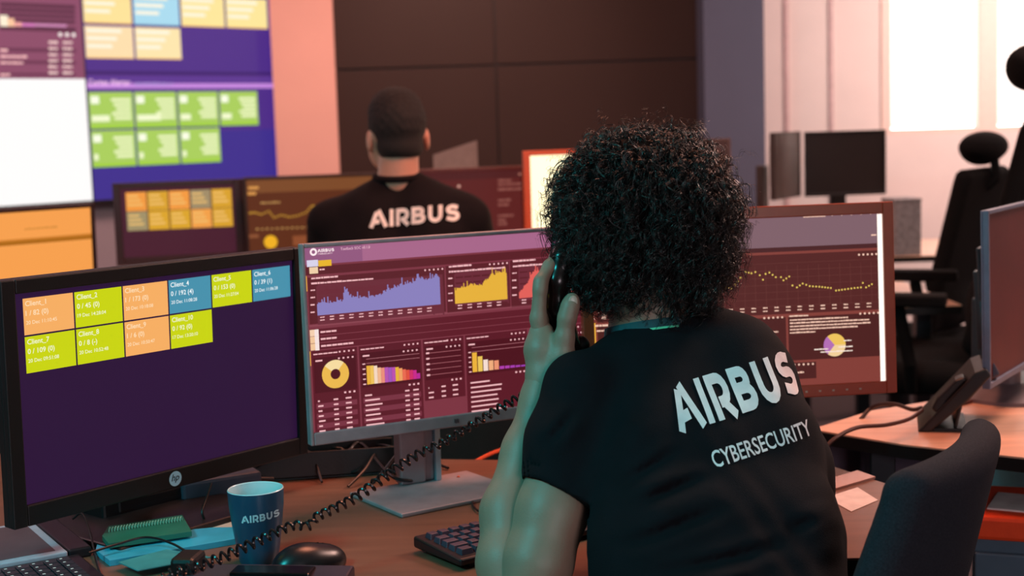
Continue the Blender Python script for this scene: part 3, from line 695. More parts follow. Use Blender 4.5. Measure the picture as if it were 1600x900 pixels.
def draw_amber(S):
    Q = S.quad; Q(-S.W/2, -S.H/2, S.W/2, S.H/2, '#5a2a14', 0); Q(-S.W/2, S.uv(440, 300)[1], S.W/2, S.H/2, '#7a4826', 1)
    t = '#b88a50'; S.r((388, 296), (404, 291), '#d8964c', 2); S.r((387, 305), (400, 300), '#d8964c', 2); S.dash(407, 438, 317, 3, t)
    pts = [(390, 333), (398, 332), (408, 335), (420, 330), (428, 340), (440, 336), (452, 339), (465, 337), (478, 332), (487, 322), (495, 322), (500, 326), (508, 324), (515, 330), (530, 333), (550, 335), (580, 338), (610, 335)]
    for (x0, y0), (x1, y1) in zip(pts, pts[1:]):
        for i in range(3):
            t_ = i/3; a, b = S.uv(x0+(x1-x0)*t_, y0+(y1-y0)*t_); S.disc(a, b, .004, '#b8862e', l=3, n=6)
    for k in range(26): x = 400+k*7.8; S.dash(x, x+4, 358-k*.3, 3, t)
    a, b = S.uv(423, 378); S.disc(a, b, .024, '#f0b020', n=24); S.r((458, 384), (600, 362), '#8a4a2a', 1); S.r((388, 372), (404, 366), '#8a5030', 2)
def draw_maroon(S):
    Q = S.quad; Q(-S.W/2, -S.H/2, S.W/2, S.H/2, '#571d1d', 0); Q(-S.W/2, S.H/2-.03, S.W/2, S.H/2, '#4a1a1c', 1)
    t = '#8a5048'; S.dots(694, 717, 292, 2, 2.6, '#d8a090'); S.dots(812, 813, 272, 1, 2, '#b87868')
    for y, x1 in ((282, 800), (288, 818), (296, 816), (313, 798), (320, 795), (337, 803), (344, 790), (350, 792)): S.dash(778, x1, y, 4, t)
def draw_bright(S):
    Q = S.quad; Q(-S.W/2, -S.H/2, S.W/2, S.H/2, mat('cream_backlight', emit='#fff0c0', es=1.6), 0)
def draw_orange(S):
    Q = S.quad; Q(-S.W/2, -S.H/2, S.W/2, S.H/2, mat('orange_backlight', emit='#ef9a48', es=1.05), 0)
    Q(-S.W/2, S.uv(60, 380)[1], S.W/2, S.uv(60, 374)[1], '#a8640f', 1); Q(-S.W/2, S.uv(60, 374)[1], S.W/2, S.uv(60, 371)[1], '#cc7c28', 1)
    S.dash(38, 90, 358, 3, '#d68a3c')
DKBR = mat('dark_maroon_bezel', '#2c1014', .4)
monitor('black monitor left of the seated man showing small orange and yellow tiles', P(284, 347, 5.2), 14, 0, .475, .30, (.028, .045, .022, .03), DKBR, draw_tiles2)
monitor('wide amber monitor directly left of the seated man with a line chart', P(493, 338, 5.15), 12, 0, .50, .30, (.01, .01, .012, .03), mat('black_bezel_warm', '#2a1410', .4), draw_amber)
monitor('dim maroon monitor directly right of the seated man', P(738, 328, 5.05), 10, 0, .385, .30, (.008, .012, .012, .03), mat('rosy_brown_bezel', '#5a2c28', .45), draw_maroon)
OBZ = mat('orange_bezel', '#d8562a', .4, var=.05)  # the frame itself is orange
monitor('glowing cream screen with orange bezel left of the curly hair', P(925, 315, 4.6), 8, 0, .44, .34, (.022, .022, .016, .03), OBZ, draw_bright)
monitor('switched-off monitor corner peeking out right of the curly hair', P(1065, 290, 5.3), 6, 0, .38, .34, (.012, .012, .012, .03), mat('dim_brown_bezel', '#5a4440', .5), None, off_mat=mat('dim_brown_screen', '#4a3634', .4))
monitor('bright orange screen cropped at the left edge behind the tile monitor', P(10, 432, 4.0), 44, -2, .56, .38, (.01, .012, .012, .03), mat('thin_black_bezel', '#240c10', .4), draw_orange, zb=.745)
desk('small desk at the left carrying the bright orange screen', [(-2.1, 3.45), (-1.0, 3.45), (-1.0, 4.35), (-2.1, 4.35)], legs=((-2.0, 3.55), (-1.1, 3.55), (-2.0, 4.25), (-1.1, 4.25)))
# paper tray behind the man
pp = P(712, 255, 5.45)
q = MB(); q.prism([(-.085, -.075), (.085, -.075), (.085, .085), (-.085, .035)], -.003, .003, M=Matrix.Translation((pp[0], pp[1], pp[2])) @ Matrix.Rotation(PI/2, 4, 'X'))
q.box((pp[0]-.07, pp[1]-.0, pp[2]-.075), (pp[0]+.07, pp[1]+.05, .745)) if False else None
cardo = empty('card_stand', (pp[0], pp[1], .745)); tag(cardo, 'grey slanted card standing behind the maroon monitor beside the man', 'card')
co_ = q.build('card', mat('grey_card', '#8a7a74', .7), cardo); co_.location = (-pp[0], -pp[1], -.745)
q = MB(); q.tube([(0, .012, 0), (0, .012, pp[2]-.745)], .006, 8); q.build('support_rod', STEEL, cardo)
q = MB(); q.lathe([(.001, 0), (.06, 0), (.06, .006), (.001, .006)], 24); q.build('base', STEEL, cardo)

# ------------------------------------------------------------------ far right background
monitor('switched-off black monitor facing us on the desk by the window', P(1322, 255, 6.5), 4, 0, .375, .295, (.008, .008, .008, .012), mat('black_bezel_far', '#140d0d', .5), None, off_mat=mat('dark_screen_far', '#1c1210', .4))
monitor('switched-off monitor turned sideways on the desk by the window', P(1232, 258, 6.45), 58, 0, .32, .30, (.006, .006, .006, .008), mat('brown_black_back', '#33231f', .5), None, off_mat=mat('brown_screen_far', '#3c2c28', .45))
# tilted tablet leaning on the column
tb = tag(empty('tablet', (0, 0, 0)), 'thin dark tablet leaning beside the blue-grey column', 'tablet')
pA = P(1206, 318, 6.35); q = MB(); 
q.box((-.012, -.09, 0), (.012, .09, .2), M=Matrix.Translation((pA[0], pA[1], .745)) @ Matrix.Rotation(math.radians(-14), 4, 'Y')); tb.location = (pA[0], pA[1], .745)
t_ = q.build('tablet_body', mat('grey_blue_plastic', '#5c6070', .4), tb, .003); t_.location = (-pA[0], -pA[1], -.745)
# box of tissues / speckled carton
pc = P(1408, 338, 6.3); q = MB(); z0 = .745
bxo = tag(empty('carton', (pc[0], pc[1], z0), .12), 'grey speckled carton on the desk by the window', 'box')
box('carton_body', (-.06, -.08, 0), (.06, .08, pc[2]+.07-z0), mat('grey_speckled_card', '#8c8688', .8, var=.3, scale=60), bxo, .003)
box('lid', (-.062, -.082, pc[2]+.07-z0), (.062, .082, pc[2]+.082-z0), mat('grey_speckled_card', '#8c8688'), bxo, .002)
# office chairs by the window
def office_chair(label, loc, rz, s=1.0, headz=1.22):
    r = tag(empty('office_chair', loc, rz), label, 'chair')
    smesh('seat', [sdf([rbox((0, 0, .50), (.25, .25, .045), .04)], .012, .01)], MESHBLK, r)
    Rb = rotm(0, math.radians(14))
    smesh('backrest', [sdf([rbox((0, -.27, .86), (.23, .03, .31), .028, Rb), ell((0, -.225, .66), (.16, .05, .10))], .012, .02)], MESHBLK, r)
    smesh('headrest', [sdf([ell((0, -.34, headz), (.175, .07, .058)), ell((0, -.33, headz-.02), (.12, .05, .045))], .01, .02)], MESHBLK, r)
    q = MB(); q.tube([(0, -.30, 1.05), (0, -.385, 1.12), (0, -.375, headz)], .018, 8); q.build('headrest_bracket', MESHBLK, r, smooth=True)
    for sx in (-1, 1):
        q = MB(); q.tube([(sx*.25, -.05, .47), (sx*.29, -.05, .55), (sx*.29, -.02, .70)], .018, 8); q.box((sx*.29-.04, -.14, .70), (sx*.29+.04, .12, .73)); q.build('armrest', MESHBLK, r, .006)
    q = MB(); q.tube([(0, 0, .1), (0, 0, .46)], .03, 12); q.build('gas_column', STEEL, r, smooth=True)
    for k in range(5):
        a = 2*PI*k/5; q = MB(); q.tube([(0, 0, .12), (.28*math.cos(a), .28*math.sin(a), .075)], [.028, .016], 8)
        g = q.build('base_leg', MESHBLK, r, smooth=True)
        q = MB(); M_ = Matrix.Translation((.28*math.cos(a), .28*math.sin(a), .028)) @ Matrix.Rotation(a, 4, 'Z') @ Matrix.Rotation(PI/2, 4, 'Y')
        n = 14; q.prism([(.028*math.cos(2*PI*i/n), .028*math.sin(2*PI*i/n)) for i in range(n)], -.02, .02, M=M_); q.build('caster', BLACK, g)
    r.scale = (s, s, s); return r
c1 = P(1398, 500, 5.45); office_chair('black ergonomic office chair with headrest before the bright blinds', (c1[0], c1[1], 0), math.radians(52), 1.0, 1.235)
c2 = P(1405, 500, 4.5); office_chair('taller black office chair cut by the right edge of the photo', (c2[0], c2[1], 0), math.radians(70), 1.15, 1.30)
# ------------------------------------------------------------------ right side: grey monitors, desk phone, pedestal
MAR = mat('maroon_gloss_screen', '#5a2a2c', .5, var=.15, scale=6, spec=.2)
GRB = mat('blue_grey_bezel', '#5f6a80', .45)
def edgepos(xa, ya, xb, yb, d): return P((xa+xb)/2, (ya+yb)/2, d)
yaw = math.radians(56); e0 = P(1546, 470, 2.72)
W_ = .50; ctr = e0+np.array([math.cos(yaw), math.sin(yaw), 0])*W_/2
monitor('grey-edged monitor at the right margin with a dark maroon screen', ctr, 56, 1, W_, .345, (.008, .008, .008, .012), GRB, None, off_mat=MAR, stand='round', zb=.747, standm=mat('grey_plastic', '#6e6468', .5), depth=.026, so=(.12, -.062))
e0 = P(1531, 492, 2.95); ctr = e0+np.array([math.cos(yaw), math.sin(yaw), 0])*.19
rm, Mh4, _ = monitor('thin dark monitor edge-on just left of the grey-edged monitor', ctr, 62, 4, .38, .28, (.006, .006, .006, .012), mat('dark_grey_bezel', '#2a2c34', .4), None, stand='column', zb=.747, base=(.2, .16), depth=.032, so=(.12, -.06))
q = MB(); q.box((-.1925, .004, -.05), (-.1902, .018, .03)); q.build('side_label', mat('teal_label', '#1f5a6a', .4), rm).matrix_local = Mh4
# desk phone seen from the side
ph = D(1440, 672, .747); phr = tag(empty('desk_phone', ph, math.radians(-15)), 'black desk phone standing tilted on the pinkish desk', 'phone')
MX = Matrix(((1,0,0,0),(0,0,1,0),(0,1,0,0),(0,0,0,1)))
q = MB(); q.prism([(-.008, 0), (.016, 0), (.040, .022), (.085, .062), (.128, .112), (.118, .126), (.098, .118)], -.02, .16, M=MX); q.build('phone_body', BLACK, phr, .004)
q = MB(); q.prism([(.018, 0), (.085, 0), (.085, .006), (.022, .006)], -.01, .15, M=MX); q.prism([(.060, .006), (.066, .006), (.078, .058), (.070, .050)], .0, .14, M=MX); q.build('phone_stand', BLACK, phr, .002)
q = MB(); q.prism([(.018, .045), (.028, .066), (.062, .102), (.078, .108), (.084, .102), (.074, .092), (.048, .062), (.040, .045), (.028, .036)], -.012, .035, M=MX); q.build('handset', BLACK, phr, .006, seg=3)
q = MB(); q.prism([(.120, .108), (.130, .095), (.148, .104), (.136, .128)], .04, .16, M=MX); q.build('display_hood', mat('slate_plastic', '#3c4254', .4), phr, .004)
def cable(name, label, pts, r, m, cat='cable', group=None, n=10):
    q = MB(); q.tube(spline(pts, n), r, 7); return tag(q.build(name, m, None, smooth=True), label, cat, group)
cable('cable', 'thick dark cable from the desk phone to the left, upper one', [P(1441, 637, 2.85), P(1425, 640, 2.86), P(1400, 632, 2.88), P(1375, 632, 2.9), P(1358, 640, 2.92), P(1345, 655, 2.9)], .0042, mat('brown_cable', '#2a1614', .5))
cable('cable', 'thick brown cable looping from the desk phone down over the desk edge', [P(1441, 641, 2.82), P(1420, 655, 2.74), P(1385, 664, 2.68), P(1340, 668, 2.64), P(1305, 685, 2.60), P(1285, 705, 2.58)], .0040, mat('red_brown_cable', '#4a2018', .5))
cable('cable', 'thin grey cable lying across the desk under the grey-edged monitor', [D(1500, 632, .75), D(1535, 623, .75), D(1590, 612, .75), D(1640, 606, .75)], .003, mat('rosy_cable', '#6a3a34', .5))
pe = tag(empty('drawer_pedestal', (float(P(1600, 800, 2.48)[0]), 2.5, 0), math.radians(-20)), 'grey-blue drawer pedestal with orange cushion at the right edge', 'drawer unit')
ztop = P(1578, 783, 2.66)[2]
PED = mat('blue_grey_pedestal', '#4f6474', .5, var=.04)
box('pedestal_body', (-.06, 0.0, .05), (.34, .22, ztop-.045), PED, pe, .004)
for k in range(3):
    d_ = box('drawer', (-.055, -.016, .06+k*(ztop-.12)/3), (.335, -.001, .06+(k+1)*(ztop-.12)/3-.008), PED, pe, .003)
    box('handle', (.09, -.03, .06+(k+.75)*(ztop-.12)/3), (.19, -.0165, .06+(k+.75)*(ztop-.12)/3+.012), STEEL, d_, .002)
box('seat_cushion', (-.065, -.015, ztop-.045), (.345, .22, ztop), mat('orange_cushion', '#ff4a18', .7, bump=.2), pe, .008)
for k in range(4): q = MB(); q.lathe([(.001, 0), (.02, .0), (.022, .02), (.02, .05), (.001, .05)], 12, c=((0, .28)[k % 2], (.04, .18)[k//2], 0)); q.build('caster', BLACK, pe)
q = MB(); M_ = Matrix.Translation((pe.location.x, pe.location.y, ztop)) @ Matrix.Rotation(math.radians(-28), 4, 'Z'); q.box((-.04, .03, .0), (.15, .15, .003), M=M_)
tag(q.build('paper_sheet', mat('white_paper', '#e4dcd8', .8)), 'white sheet lying on the orange cushion', 'paper')
cb = tag(box('cabinet', (1.02, 2.78, 0.0), (1.5, 3.05, .715), mat('teal_lit_cabinet', '#55d4ea', .5, var=.05), None, .004), 'teal cabinet under the pinkish desk at right', 'cabinet')  # teal cabinet, colour brightened in place of lamp light that misses it

# ------------------------------------------------------------------ things on the front desk
ZD = .745
def at_desk(x, y): p = D(x, y); return (float(p[0]), float(p[1]), ZD)
# mug
mg = at_desk(405, 876); mr = tag(empty('mug', mg), 'dark blue cup with pale interior and white lettering, beside the mouse', 'mug')
q = MB(); Hm = .107; prof = [(.001, 0), (.027, 0), (.0285, .003), (.031, .02), (.036, .055), (.0395, .085), (.0405, Hm)]
q.lathe(prof, 56, mat('dark_blue_glaze', '#1d4a66', .28, var=.05), top=False)
q.lathe([(.0405, Hm), (.0395, Hm+.0012), (.0385, Hm)], 56, mat('pale_cyan_glaze', '#bcdfe6', .25, var=.03), top=False)
q.lathe([(.0385, Hm), (.0372, .085), (.033, .05), (.028, .02), (.001, .012)], 56, mat('pale_cyan_glaze', '#bcdfe6'), top=False)
cup = q.build('cup', None, mr, smooth=True); cup['org'] = mg
cup.location = (0, 0, 0)
V2, F2 = dense(AV, AF, 8); vdir = Vector((-mg[0]+.03, -mg[1], 0)).normalized(); rdir = Vector((-vdir.y, vdir.x, 0)).normalized()
if rdir.x < 0: rdir = -rdir
hgt = .011
stick('lettering', V2, F2, AW, Vector(mg)+Vector((0, 0, .066))+rdir*(-.0225)+vdir*.1, rdir*1.0+Vector((0, 0, .08)), Vector((0, 0, 1)), hgt, -vdir, cup, mat('pale_print', '#b8e4f0', .5), mr, .0004, .054/AW/hgt)
# mouse
ms = at_desk(484, 892); mo = tag(empty('mouse', ms, math.radians(-52)), 'black computer mouse beside the blue mug', 'mouse')
def cutz(z): 
    def post(X, V): return np.maximum(V, z-X[..., 2])
    return post
smesh('shell', [sdf([ell((0, 0, .008), (.033, .058, .030)), ell((0, -.015, .012), (.030, .04, .029))], .0025, .01, cutz(.001))], mat('black_satin_plastic', '#15181c', .3), mo, 2)
q = MB(); q.tube([(0, .022, .032), (0, .034, .028)], .0045, 10); q.build('scroll_wheel', STEEL, mo, smooth=True)
q = MB(); q.box((-.0006, .0, .0385-.003), (.0006, .016, .0385)); q.build('button_gap', BLACK, mo)
# keyboards
def keyboard(label, origin, rz, cols, rows, pitch, m, km, cap_h=.008, W=None, group=None, thick=.018, legend=None):
    r = tag(empty('keyboard', origin, rz), label, 'keyboard', group); W = W or cols*pitch+.02; Hh = rows*pitch+.03
    q = MB(); q.prism([(0, 0), (Hh, 0), (Hh, thick), (0, thick*.6)], 0, W, M=Matrix(((0,0,1,0),(1,0,0,0),(0,1,0,0),(0,0,0,1)))); q.build('case', m, r, .004, seg=3)
    if legend:
        lg_ = MB(); lg_.keep = True
    for j in range(rows):
        yk = .012+j*pitch+(.004 if j == rows-1 else 0); i = 0; x = .01
        while x < W-.012-pitch*.5:
            kw = pitch
            if j == 0 and i == 3: kw = pitch*5.5
            elif i == 0: kw = pitch*(1.25, 1.6, 1.4, 1.25, 1, 1)[min(j, 5)]
            if x+kw > W-.008: kw = W-.009-x
            z0 = thick*.6+(thick*.4)*(yk/Hh); z1 = z0+cap_h; a, b, c, d = x+.001, x+kw-.001, yk+.001, yk+pitch-.001; s_ = .0022
            q = MB(); q.add([(a,c,z0-.001),(b,c,z0-.001),(b,d,z0-.001),(a,d,z0-.001),(a+s_,c+s_,z1),(b-s_,c+s_,z1),(b-s_,d-s_,z1+.0005),(a+s_,d-s_,z1+.0005)], [(0,3,2,1),(4,5,6,7),(0,1,5,4),(1,2,6,5),(2,3,7,6),(3,0,4,7)])
            q.build('key', km, r, .0008)
            if legend and kw < pitch*2: lg_.add([(a+.004, d-.0085, z1+.0007), (a+.0065, d-.0085, z1+.0007), (a+.0065, d-.0045, z1+.0007), (a+.004, d-.0045, z1+.0007)], [(0, 1, 2, 3)])
            x += kw; i += 1
    if legend: lg_.build('key_legends', legend, r)
    return r
KO = Vector(D(720, 893)); KL = Vector(D(617, 850)); 
dl = (KL-KO); kang = math.atan2(dl.y, dl.x)-PI/2
kx = (KO.x, KO.y, ZD+.006)
kb = keyboard('black keyboard with purple-grey keys beside the forearm', kx, kang, 17, 5, .019, mat('keyboard_case_black', '#17141a', .4), mat('plum_grey_keycap', '#4a3b4c', .45), .008, .355)
for i, (x, y) in enumerate(((.03, .10), (.32, .10), (.03, .015), (.32, .015))):
    box('foot', (x-.01, y-.008, -.006), (x+.01, y+.008, .002), BLACK, kb)
# laptop lying at the lower left corner
lp = at_desk(20, 905); LD = mat('laptop_grey', '#b4bccc', .4, .1); 
LR = Vector(D(140, 890)); LU = Vector(D(66, 818)); LF = Vector(D(107, 876))
lo_ = Vector(D(0, 896)); hz = math.atan2((LF-lo_).y, (LF-lo_).x)
lt = tag(empty('laptop', (float(LF.x), float(LF.y), ZD), hz), 'open laptop with flat-folded screen in the lower left corner', 'laptop')
box('keyboard_deck', (-.31, -.23, 0), (.015, -.002, .009), mat('laptop_black', '#10141a', .35), lt, .003)
q = MB(); q.box((-.31, .0, .003), (.0, .21, .014)); q.build('lid', LD, lt, .002)
q = MB(); q.box((-.298, .016, .014), (-.014, .196, .0146)); q.build('display', mat('grey_switched_off_display', '#5a4e52', .35), lt)
q = MB(); q.box((.001, .0, .0), (.035, .26, .016)); q.build('docking_strip', mat('laptop_black', '#10141a'), lt, .003)
lk = MB(); kl = mat('teal_black_key', '#1a2a34', .4); lg2 = MB(); lg2.keep = True
for j in range(6):
    for i in range(15):
        x = -.295+i*.0195; y = -.035-j*.0195
        q = MB(); q.box((x, y, .009), (x+.0175, y+.0165, .0115)); q.build('key', kl, lt, .0006)
        lg2.add([(x+.003, y+.008, .0122), (x+.007, y+.008, .0122), (x+.007, y+.0125, .0122), (x+.003, y+.0125, .0122)], [(0, 1, 2, 3)])
lg2.build('key_legends', mat('white_legend', '#c8d8dc', .5), lt)
# folders
def sheets(name, label, px, zs, m, cat, th=.0012, curl=0, group=None):
    pts = [Vector(D(x, y, zs)) for x, y in px]; c = sum(pts, Vector())/len(pts); q = MB()
    q.prism([(p.x-c.x, p.y-c.y) for p in pts], 0, th); o = q.build(name, m, None, .0004); o.location = (c.x, c.y, zs); return tag(o, label, cat, group)
sheets('folder', 'bright cyan plastic folder under the green notebook', [(150, 868), (172, 885), (372, 850), (372, 832), (330, 833), (155, 850)], ZD, mat('cyan_plastic', '#3ab0d0', .3), 'folder', .009)
sheets('folder', 'pale teal loose folder nearest the laptop', [(185, 880), (215, 893), (330, 872), (260, 860)], ZD+.0095, mat('teal_plastic', '#3f9aa0', .35), 'folder', .002)
nb = sheets('notebook', 'green spiral notebook with page edges lying on the cyan folder', [(160, 845), (170, 857), (300, 838), (285, 812), (170, 830)], ZD+.0125, mat('green_cover', '#12705a', .5), 'notebook', .008)
rg = MB(); A_ = Vector(D(172, 829, ZD+.022)); B_ = Vector(D(283, 812, ZD+.022))
for k in range(26):
    c = A_+(B_-A_)*(k/25); rg.tube([c+Vector((0, .006*math.cos(a*PI/4), .005*math.sin(a*PI/4))) for a in range(9)], .0008, 5)
ro = rg.build('spiral_binding', mat('mint_wire', '#7ac0a8', .4), nb); ro.location = -Vector(nb.location)
sheets('paper_sheet', 'sheet of paper lying behind the green notebook', [(290, 812), (300, 838), (372, 828), (360, 800)], ZD, mat('cream_paper', '#d8b8a8', .8), 'paper', .003)
# black gear under the left monitor
gb = Vector(D(235, 815)); dk = tag(empty('docking_station', (gb.x-.02, gb.y+.10, ZD), math.radians(48)), 'black docking box in the dark under the left monitor', 'docking station')
box('dock_body', (-.12, -.04, 0), (.10, .06, .035), BLACK, dk, .005); box('dock_stripe', (-.10, -.0405, .015), (.08, -.0402, .02), STEEL, dk)
g2 = Vector(D(330, 790)); g2r = tag(empty('power_adapter', (g2.x, g2.y+.06, ZD), .5), 'slate grey power adapter behind the mug', 'power adapter')
box('adapter_body', (-.07, -.03, 0), (.07, .03, .04), mat('slate_adapter', '#3d4656', .5), g2r, .006); q = MB(); q.tube([(.07, 0, .02), (.10, 0, .015)], .004, 8); q.build('plug_lead', BLACK, g2r)
g3 = Vector(D(480, 770)); g3r = tag(empty('cable_tray', (g3.x+.02, g3.y+.14, ZD), .15), 'long black cable tray behind the silver monitor stand', 'cable tray')
q = MB(); q.box((-.22, -.04, 0), (.12, .04, .004)); q.box((-.22, -.04, .004), (.12, -.036, .05)); q.box((-.22, .036, .004), (.12, .04, .05)); q.build('tray', BLACK, g3r, .002)
rr_ = random.Random(4)
for k in range(9):
    x0 = rr_.uniform(330, 560); y0 = rr_.uniform(735, 790); pts = []
    for i in range(5): p = D(x0+i*rr_.uniform(18, 40), y0+rr_.uniform(-25, 15)); p[2] = ZD+rr_.uniform(.006, .045); p[1] += .05; pts.append(p)
    pts[0][2] = ZD+.004; pts[-1][2] = ZD+.004
    cable('cable', 'black tangled cable in the dark behind the mug', pts, rr_.uniform(.0022, .0035), BLACK, group='tangled black cables behind the mug')
ORC = mat('orange_cable', '#d8542a', .5)
cable('cable', 'orange cable left of the silver stand column', [P(545, 716, 2.62), P(570, 722, 2.6), P(600, 732, 2.6), P(630, 735, 2.65)], .0045, ORC)
cable('cable', 'orange cable right of the silver stand column', [D(716, 752)+np.array([0, 0, .005]), P(726, 735, 2.62), P(745, 720, 2.70), P(775, 706, 2.82), P(800, 700, 2.92), P(815, 720, 3.0), P(820, 900, 3.02)], .004, ORC)
cable('cable', 'black cable rising diagonally behind the silver stand column', [P(565, 775, 2.5), P(600, 735, 2.5), P(625, 705, 2.52), P(655, 680, 2.55)], .003, BLACK)
cable('cable', 'black cable hanging under the left monitor towards the paper', [P(330, 755, 2.3), P(322, 780, 2.28), P(316, 800, 2.26), D(322, 822)+np.array([0, 0, .004])], .0022, BLACK)
cable('cable', 'thin dark cable loop between the laptop and folders', [D(115, 830)+np.array([0, 0, .02]), D(130, 832)+np.array([0, 0, .03]), D(142, 848)+np.array([0, 0, .015]), D(150, 880)+np.array([0, 0, .005]), D(158, 905)+np.array([0, 0, .004])], .0016, BLACK)
cable('cable', 'dark cable lying across the cyan folder', [D(140, 885)+np.array([0, 0, .02]), D(185, 873)+np.array([0, 0, .022]), D(230, 866)+np.array([0, 0, .026]), D(270, 872)+np.array([0, 0, .022]), D(300, 878)+np.array([0, 0, .01])], .0018, BLACK)
cable('cable', 'thin dark cable loop on the desk beside the silver stand base', [D(775, 772)+np.array([0, 0, .003]), D(748, 776)+np.array([0, 0, .004]), D(738, 790)+np.array([0, 0, .004]), D(750, 803)+np.array([0, 0, .004]), D(775, 800)+np.array([0, 0, .003])], .0018, BLACK)
# front desk phone whose handset is in use (mostly below the frame)
fp = Vector(D(385, 940)); fpr = tag(empty('desk_phone', (fp.x-.0, fp.y-.03, ZD), math.radians(-8)), 'dark purple-grey desk phone at the bottom edge below the mug', 'phone')
q = MB(); q.prism([(-.12, 0), (.09, 0), (.09, .03), (.085, .034), (-.12, .012)], -.12, .13, M=Matrix(((0,0,1,0),(1,0,0,0),(0,1,0,0),(0,0,0,1)))); q.build('phone_body', mat('purple_grey_plastic', '#3c3240', .35), fpr, .005)
box('cradle_hook', (-.115, .045, .022), (-.08, .095, .052), BLACK, fpr, .006)
box('display', (-.03, .04, .030), (.08, .075, .036), BLACKG, fpr, .002)
for j in range(4):
    for i in range(3): box('key', (-.02+i*.025, -.09+j*.022, .0125+.0022*j), (-.004+i*.025, -.076+j*.022, .021+.0022*j), BLACK, fpr, .001)
# items on the desk right of the person
sheets('paper_sheet', 'white sheet on the desk between the person and the grey chair', [(1290, 778), (1330, 800), (1372, 782), (1340, 762)], ZD, mat('white_paper', '#e4dcd8'), 'paper', .001)
sheets('plastic_sleeve', 'clear glinting plastic sleeve beside the white sheet', [(1282, 755), (1300, 768), (1368, 748), (1340, 738)], ZD+.0, mat('clear_sleeve', '#c09080', .12, var=.02), 'sleeve', .004)

# ------------------------------------------------------------------ the front chair
def rotz(a): return Matrix.Rotation(a, 4, 'Z')
CA = math.radians(57); cbk = P(1388, 800, 1.86)
facing = np.array([-math.sin(CA), math.cos(CA), 0.])
fc = cbk.copy(); fc[2] = 0; fcs = fc+facing*.25
fch = tag(empty('office_chair', fcs, CA), 'charcoal fabric chair with curved back in the right foreground', 'chair')
ztopc = P(1560, 662, 1.9)[2]
Rb = rotm(0, math.radians(13))
def taper(X, V): return V
bk = [rbox((0, -.30, ztopc-.23), (.186, .028, .235), .027, Rb)]
def curve_back(v):       # bow the backrest around the sitter
    v = v.copy(); v[:, 0] *= 1+1.25*np.clip(ztopc-.04-v[:, 2], 0, .3); v[:, 1] += .8*v[:, 0]**2
    return v
vv, ff = sdf(bk, .007, .03); vv = curve_back(vv); smesh('backrest', [(vv, ff)], DKCHAIR, fch, 4)
smesh('seat', [sdf([rbox((0, .02, .455), (.23, .23, .04), .035)], .01, .01)], DKCHAIR, fch)
q = MB(); q.tube([(0, -.27, .60), (0, -.26, .46), (0, -.1, .41), (0, 0, .41)], .022, 10); q.build('back_support', BLACK, fch, smooth=True)
q = MB(); q.tube([(0, 0, .1), (0, 0, .42)], .028, 14); q.build('gas_column', STEEL, fch, smooth=True)
for k in range(5):
    a = 2*PI*k/5; q = MB(); q.tube([(0, 0, .12), (.27*math.cos(a), .27*math.sin(a), .07)], [.028, .016], 8); g = q.build('base_leg', BLACK, fch, smooth=True)
    q = MB(); n = 14; M_ = Matrix.Translation((.27*math.cos(a), .27*math.sin(a), .028)) @ rotz(a) @ Matrix.Rotation(PI/2, 4, 'Y'); q.prism([(.028*math.cos(2*PI*i/n), .028*math.sin(2*PI*i/n)) for i in range(n)], -.02, .02, M=M_); q.build('caster', BLACK, g)
# second-row chair for the man
mch = dup(fch); mch.location = (float(P(622, 300, 4.0)[0]), 3.98, 0); mch.rotation_euler = (0, 0, 0); mch.scale = (1.05, 1.05, 1.05); tag(mch, 'charcoal chair on which the short-haired man sits', 'chair')

# ------------------------------------------------------------------ the person in front
HC = P(1005, 345, 2.055)                                   # centre of the head
wo = tag(empty('person', (float(HC[0]), float(HC[1])-.2, 0)), 'person with dark curly hair in black shirt holding a phone handset, seen from behind', 'person')
org = np.array(wo.location)
fy = math.radians(12)                                      # head turned slightly to the left
fd = np.array([-math.sin(fy), math.cos(fy), 0]); rd = np.array([math.cos(fy), math.sin(fy), 0]); ud = np.array([0, 0, 1.])
hc = HC+np.array([0, 0, -.01])
def hp(r_, f_, u_): return hc+rd*r_+fd*f_+ud*u_
Rh = np.stack([rd, fd, ud], 1)
hprims = [ell(hp(0, 0, .02), (.076, .093, .098), Rh), ell(hp(0, .035, -.055), (.057, .06, .065), Rh), ell(hp(0, .065, -.105), (.03, .025, .02), Rh),
          cap(hp(0, .098, .01), hp(0, .117, -.032), .008, .013), ell(hp(.013, .106, -.036), (.008, .01, .007), Rh), ell(hp(-.013, .106, -.036), (.008, .01, .007), Rh),
          ell(hp(0, .092, -.066), (.024, .011, .006), Rh), ell(hp(0, .09, -.077), (.021, .011, .007), Rh),
          ell(hp(.032, .082, .028), (.02, .01, .006), Rh), ell(hp(-.032, .082, .028), (.02, .01, .006), Rh),
          ell(hp(.032, .082, .006), (.013, .011, .009), Rh), ell(hp(-.032, .082, .006), (.013, .011, .009), Rh),
          ell(hp(.078, -.005, -.01), (.009, .018, .03), Rh), ell(hp(-.078, -.005, -.01), (.009, .018, .03), Rh)]
headg = sdf(hprims, .004, .012)
NB = P(1015, 545, 2.045)
neckg = sdf([cap(hp(0, -.02, -.06), NB, .056, .058), cap(NB, P(1040, 600, 2.03), .058, .07)], .005, .02)
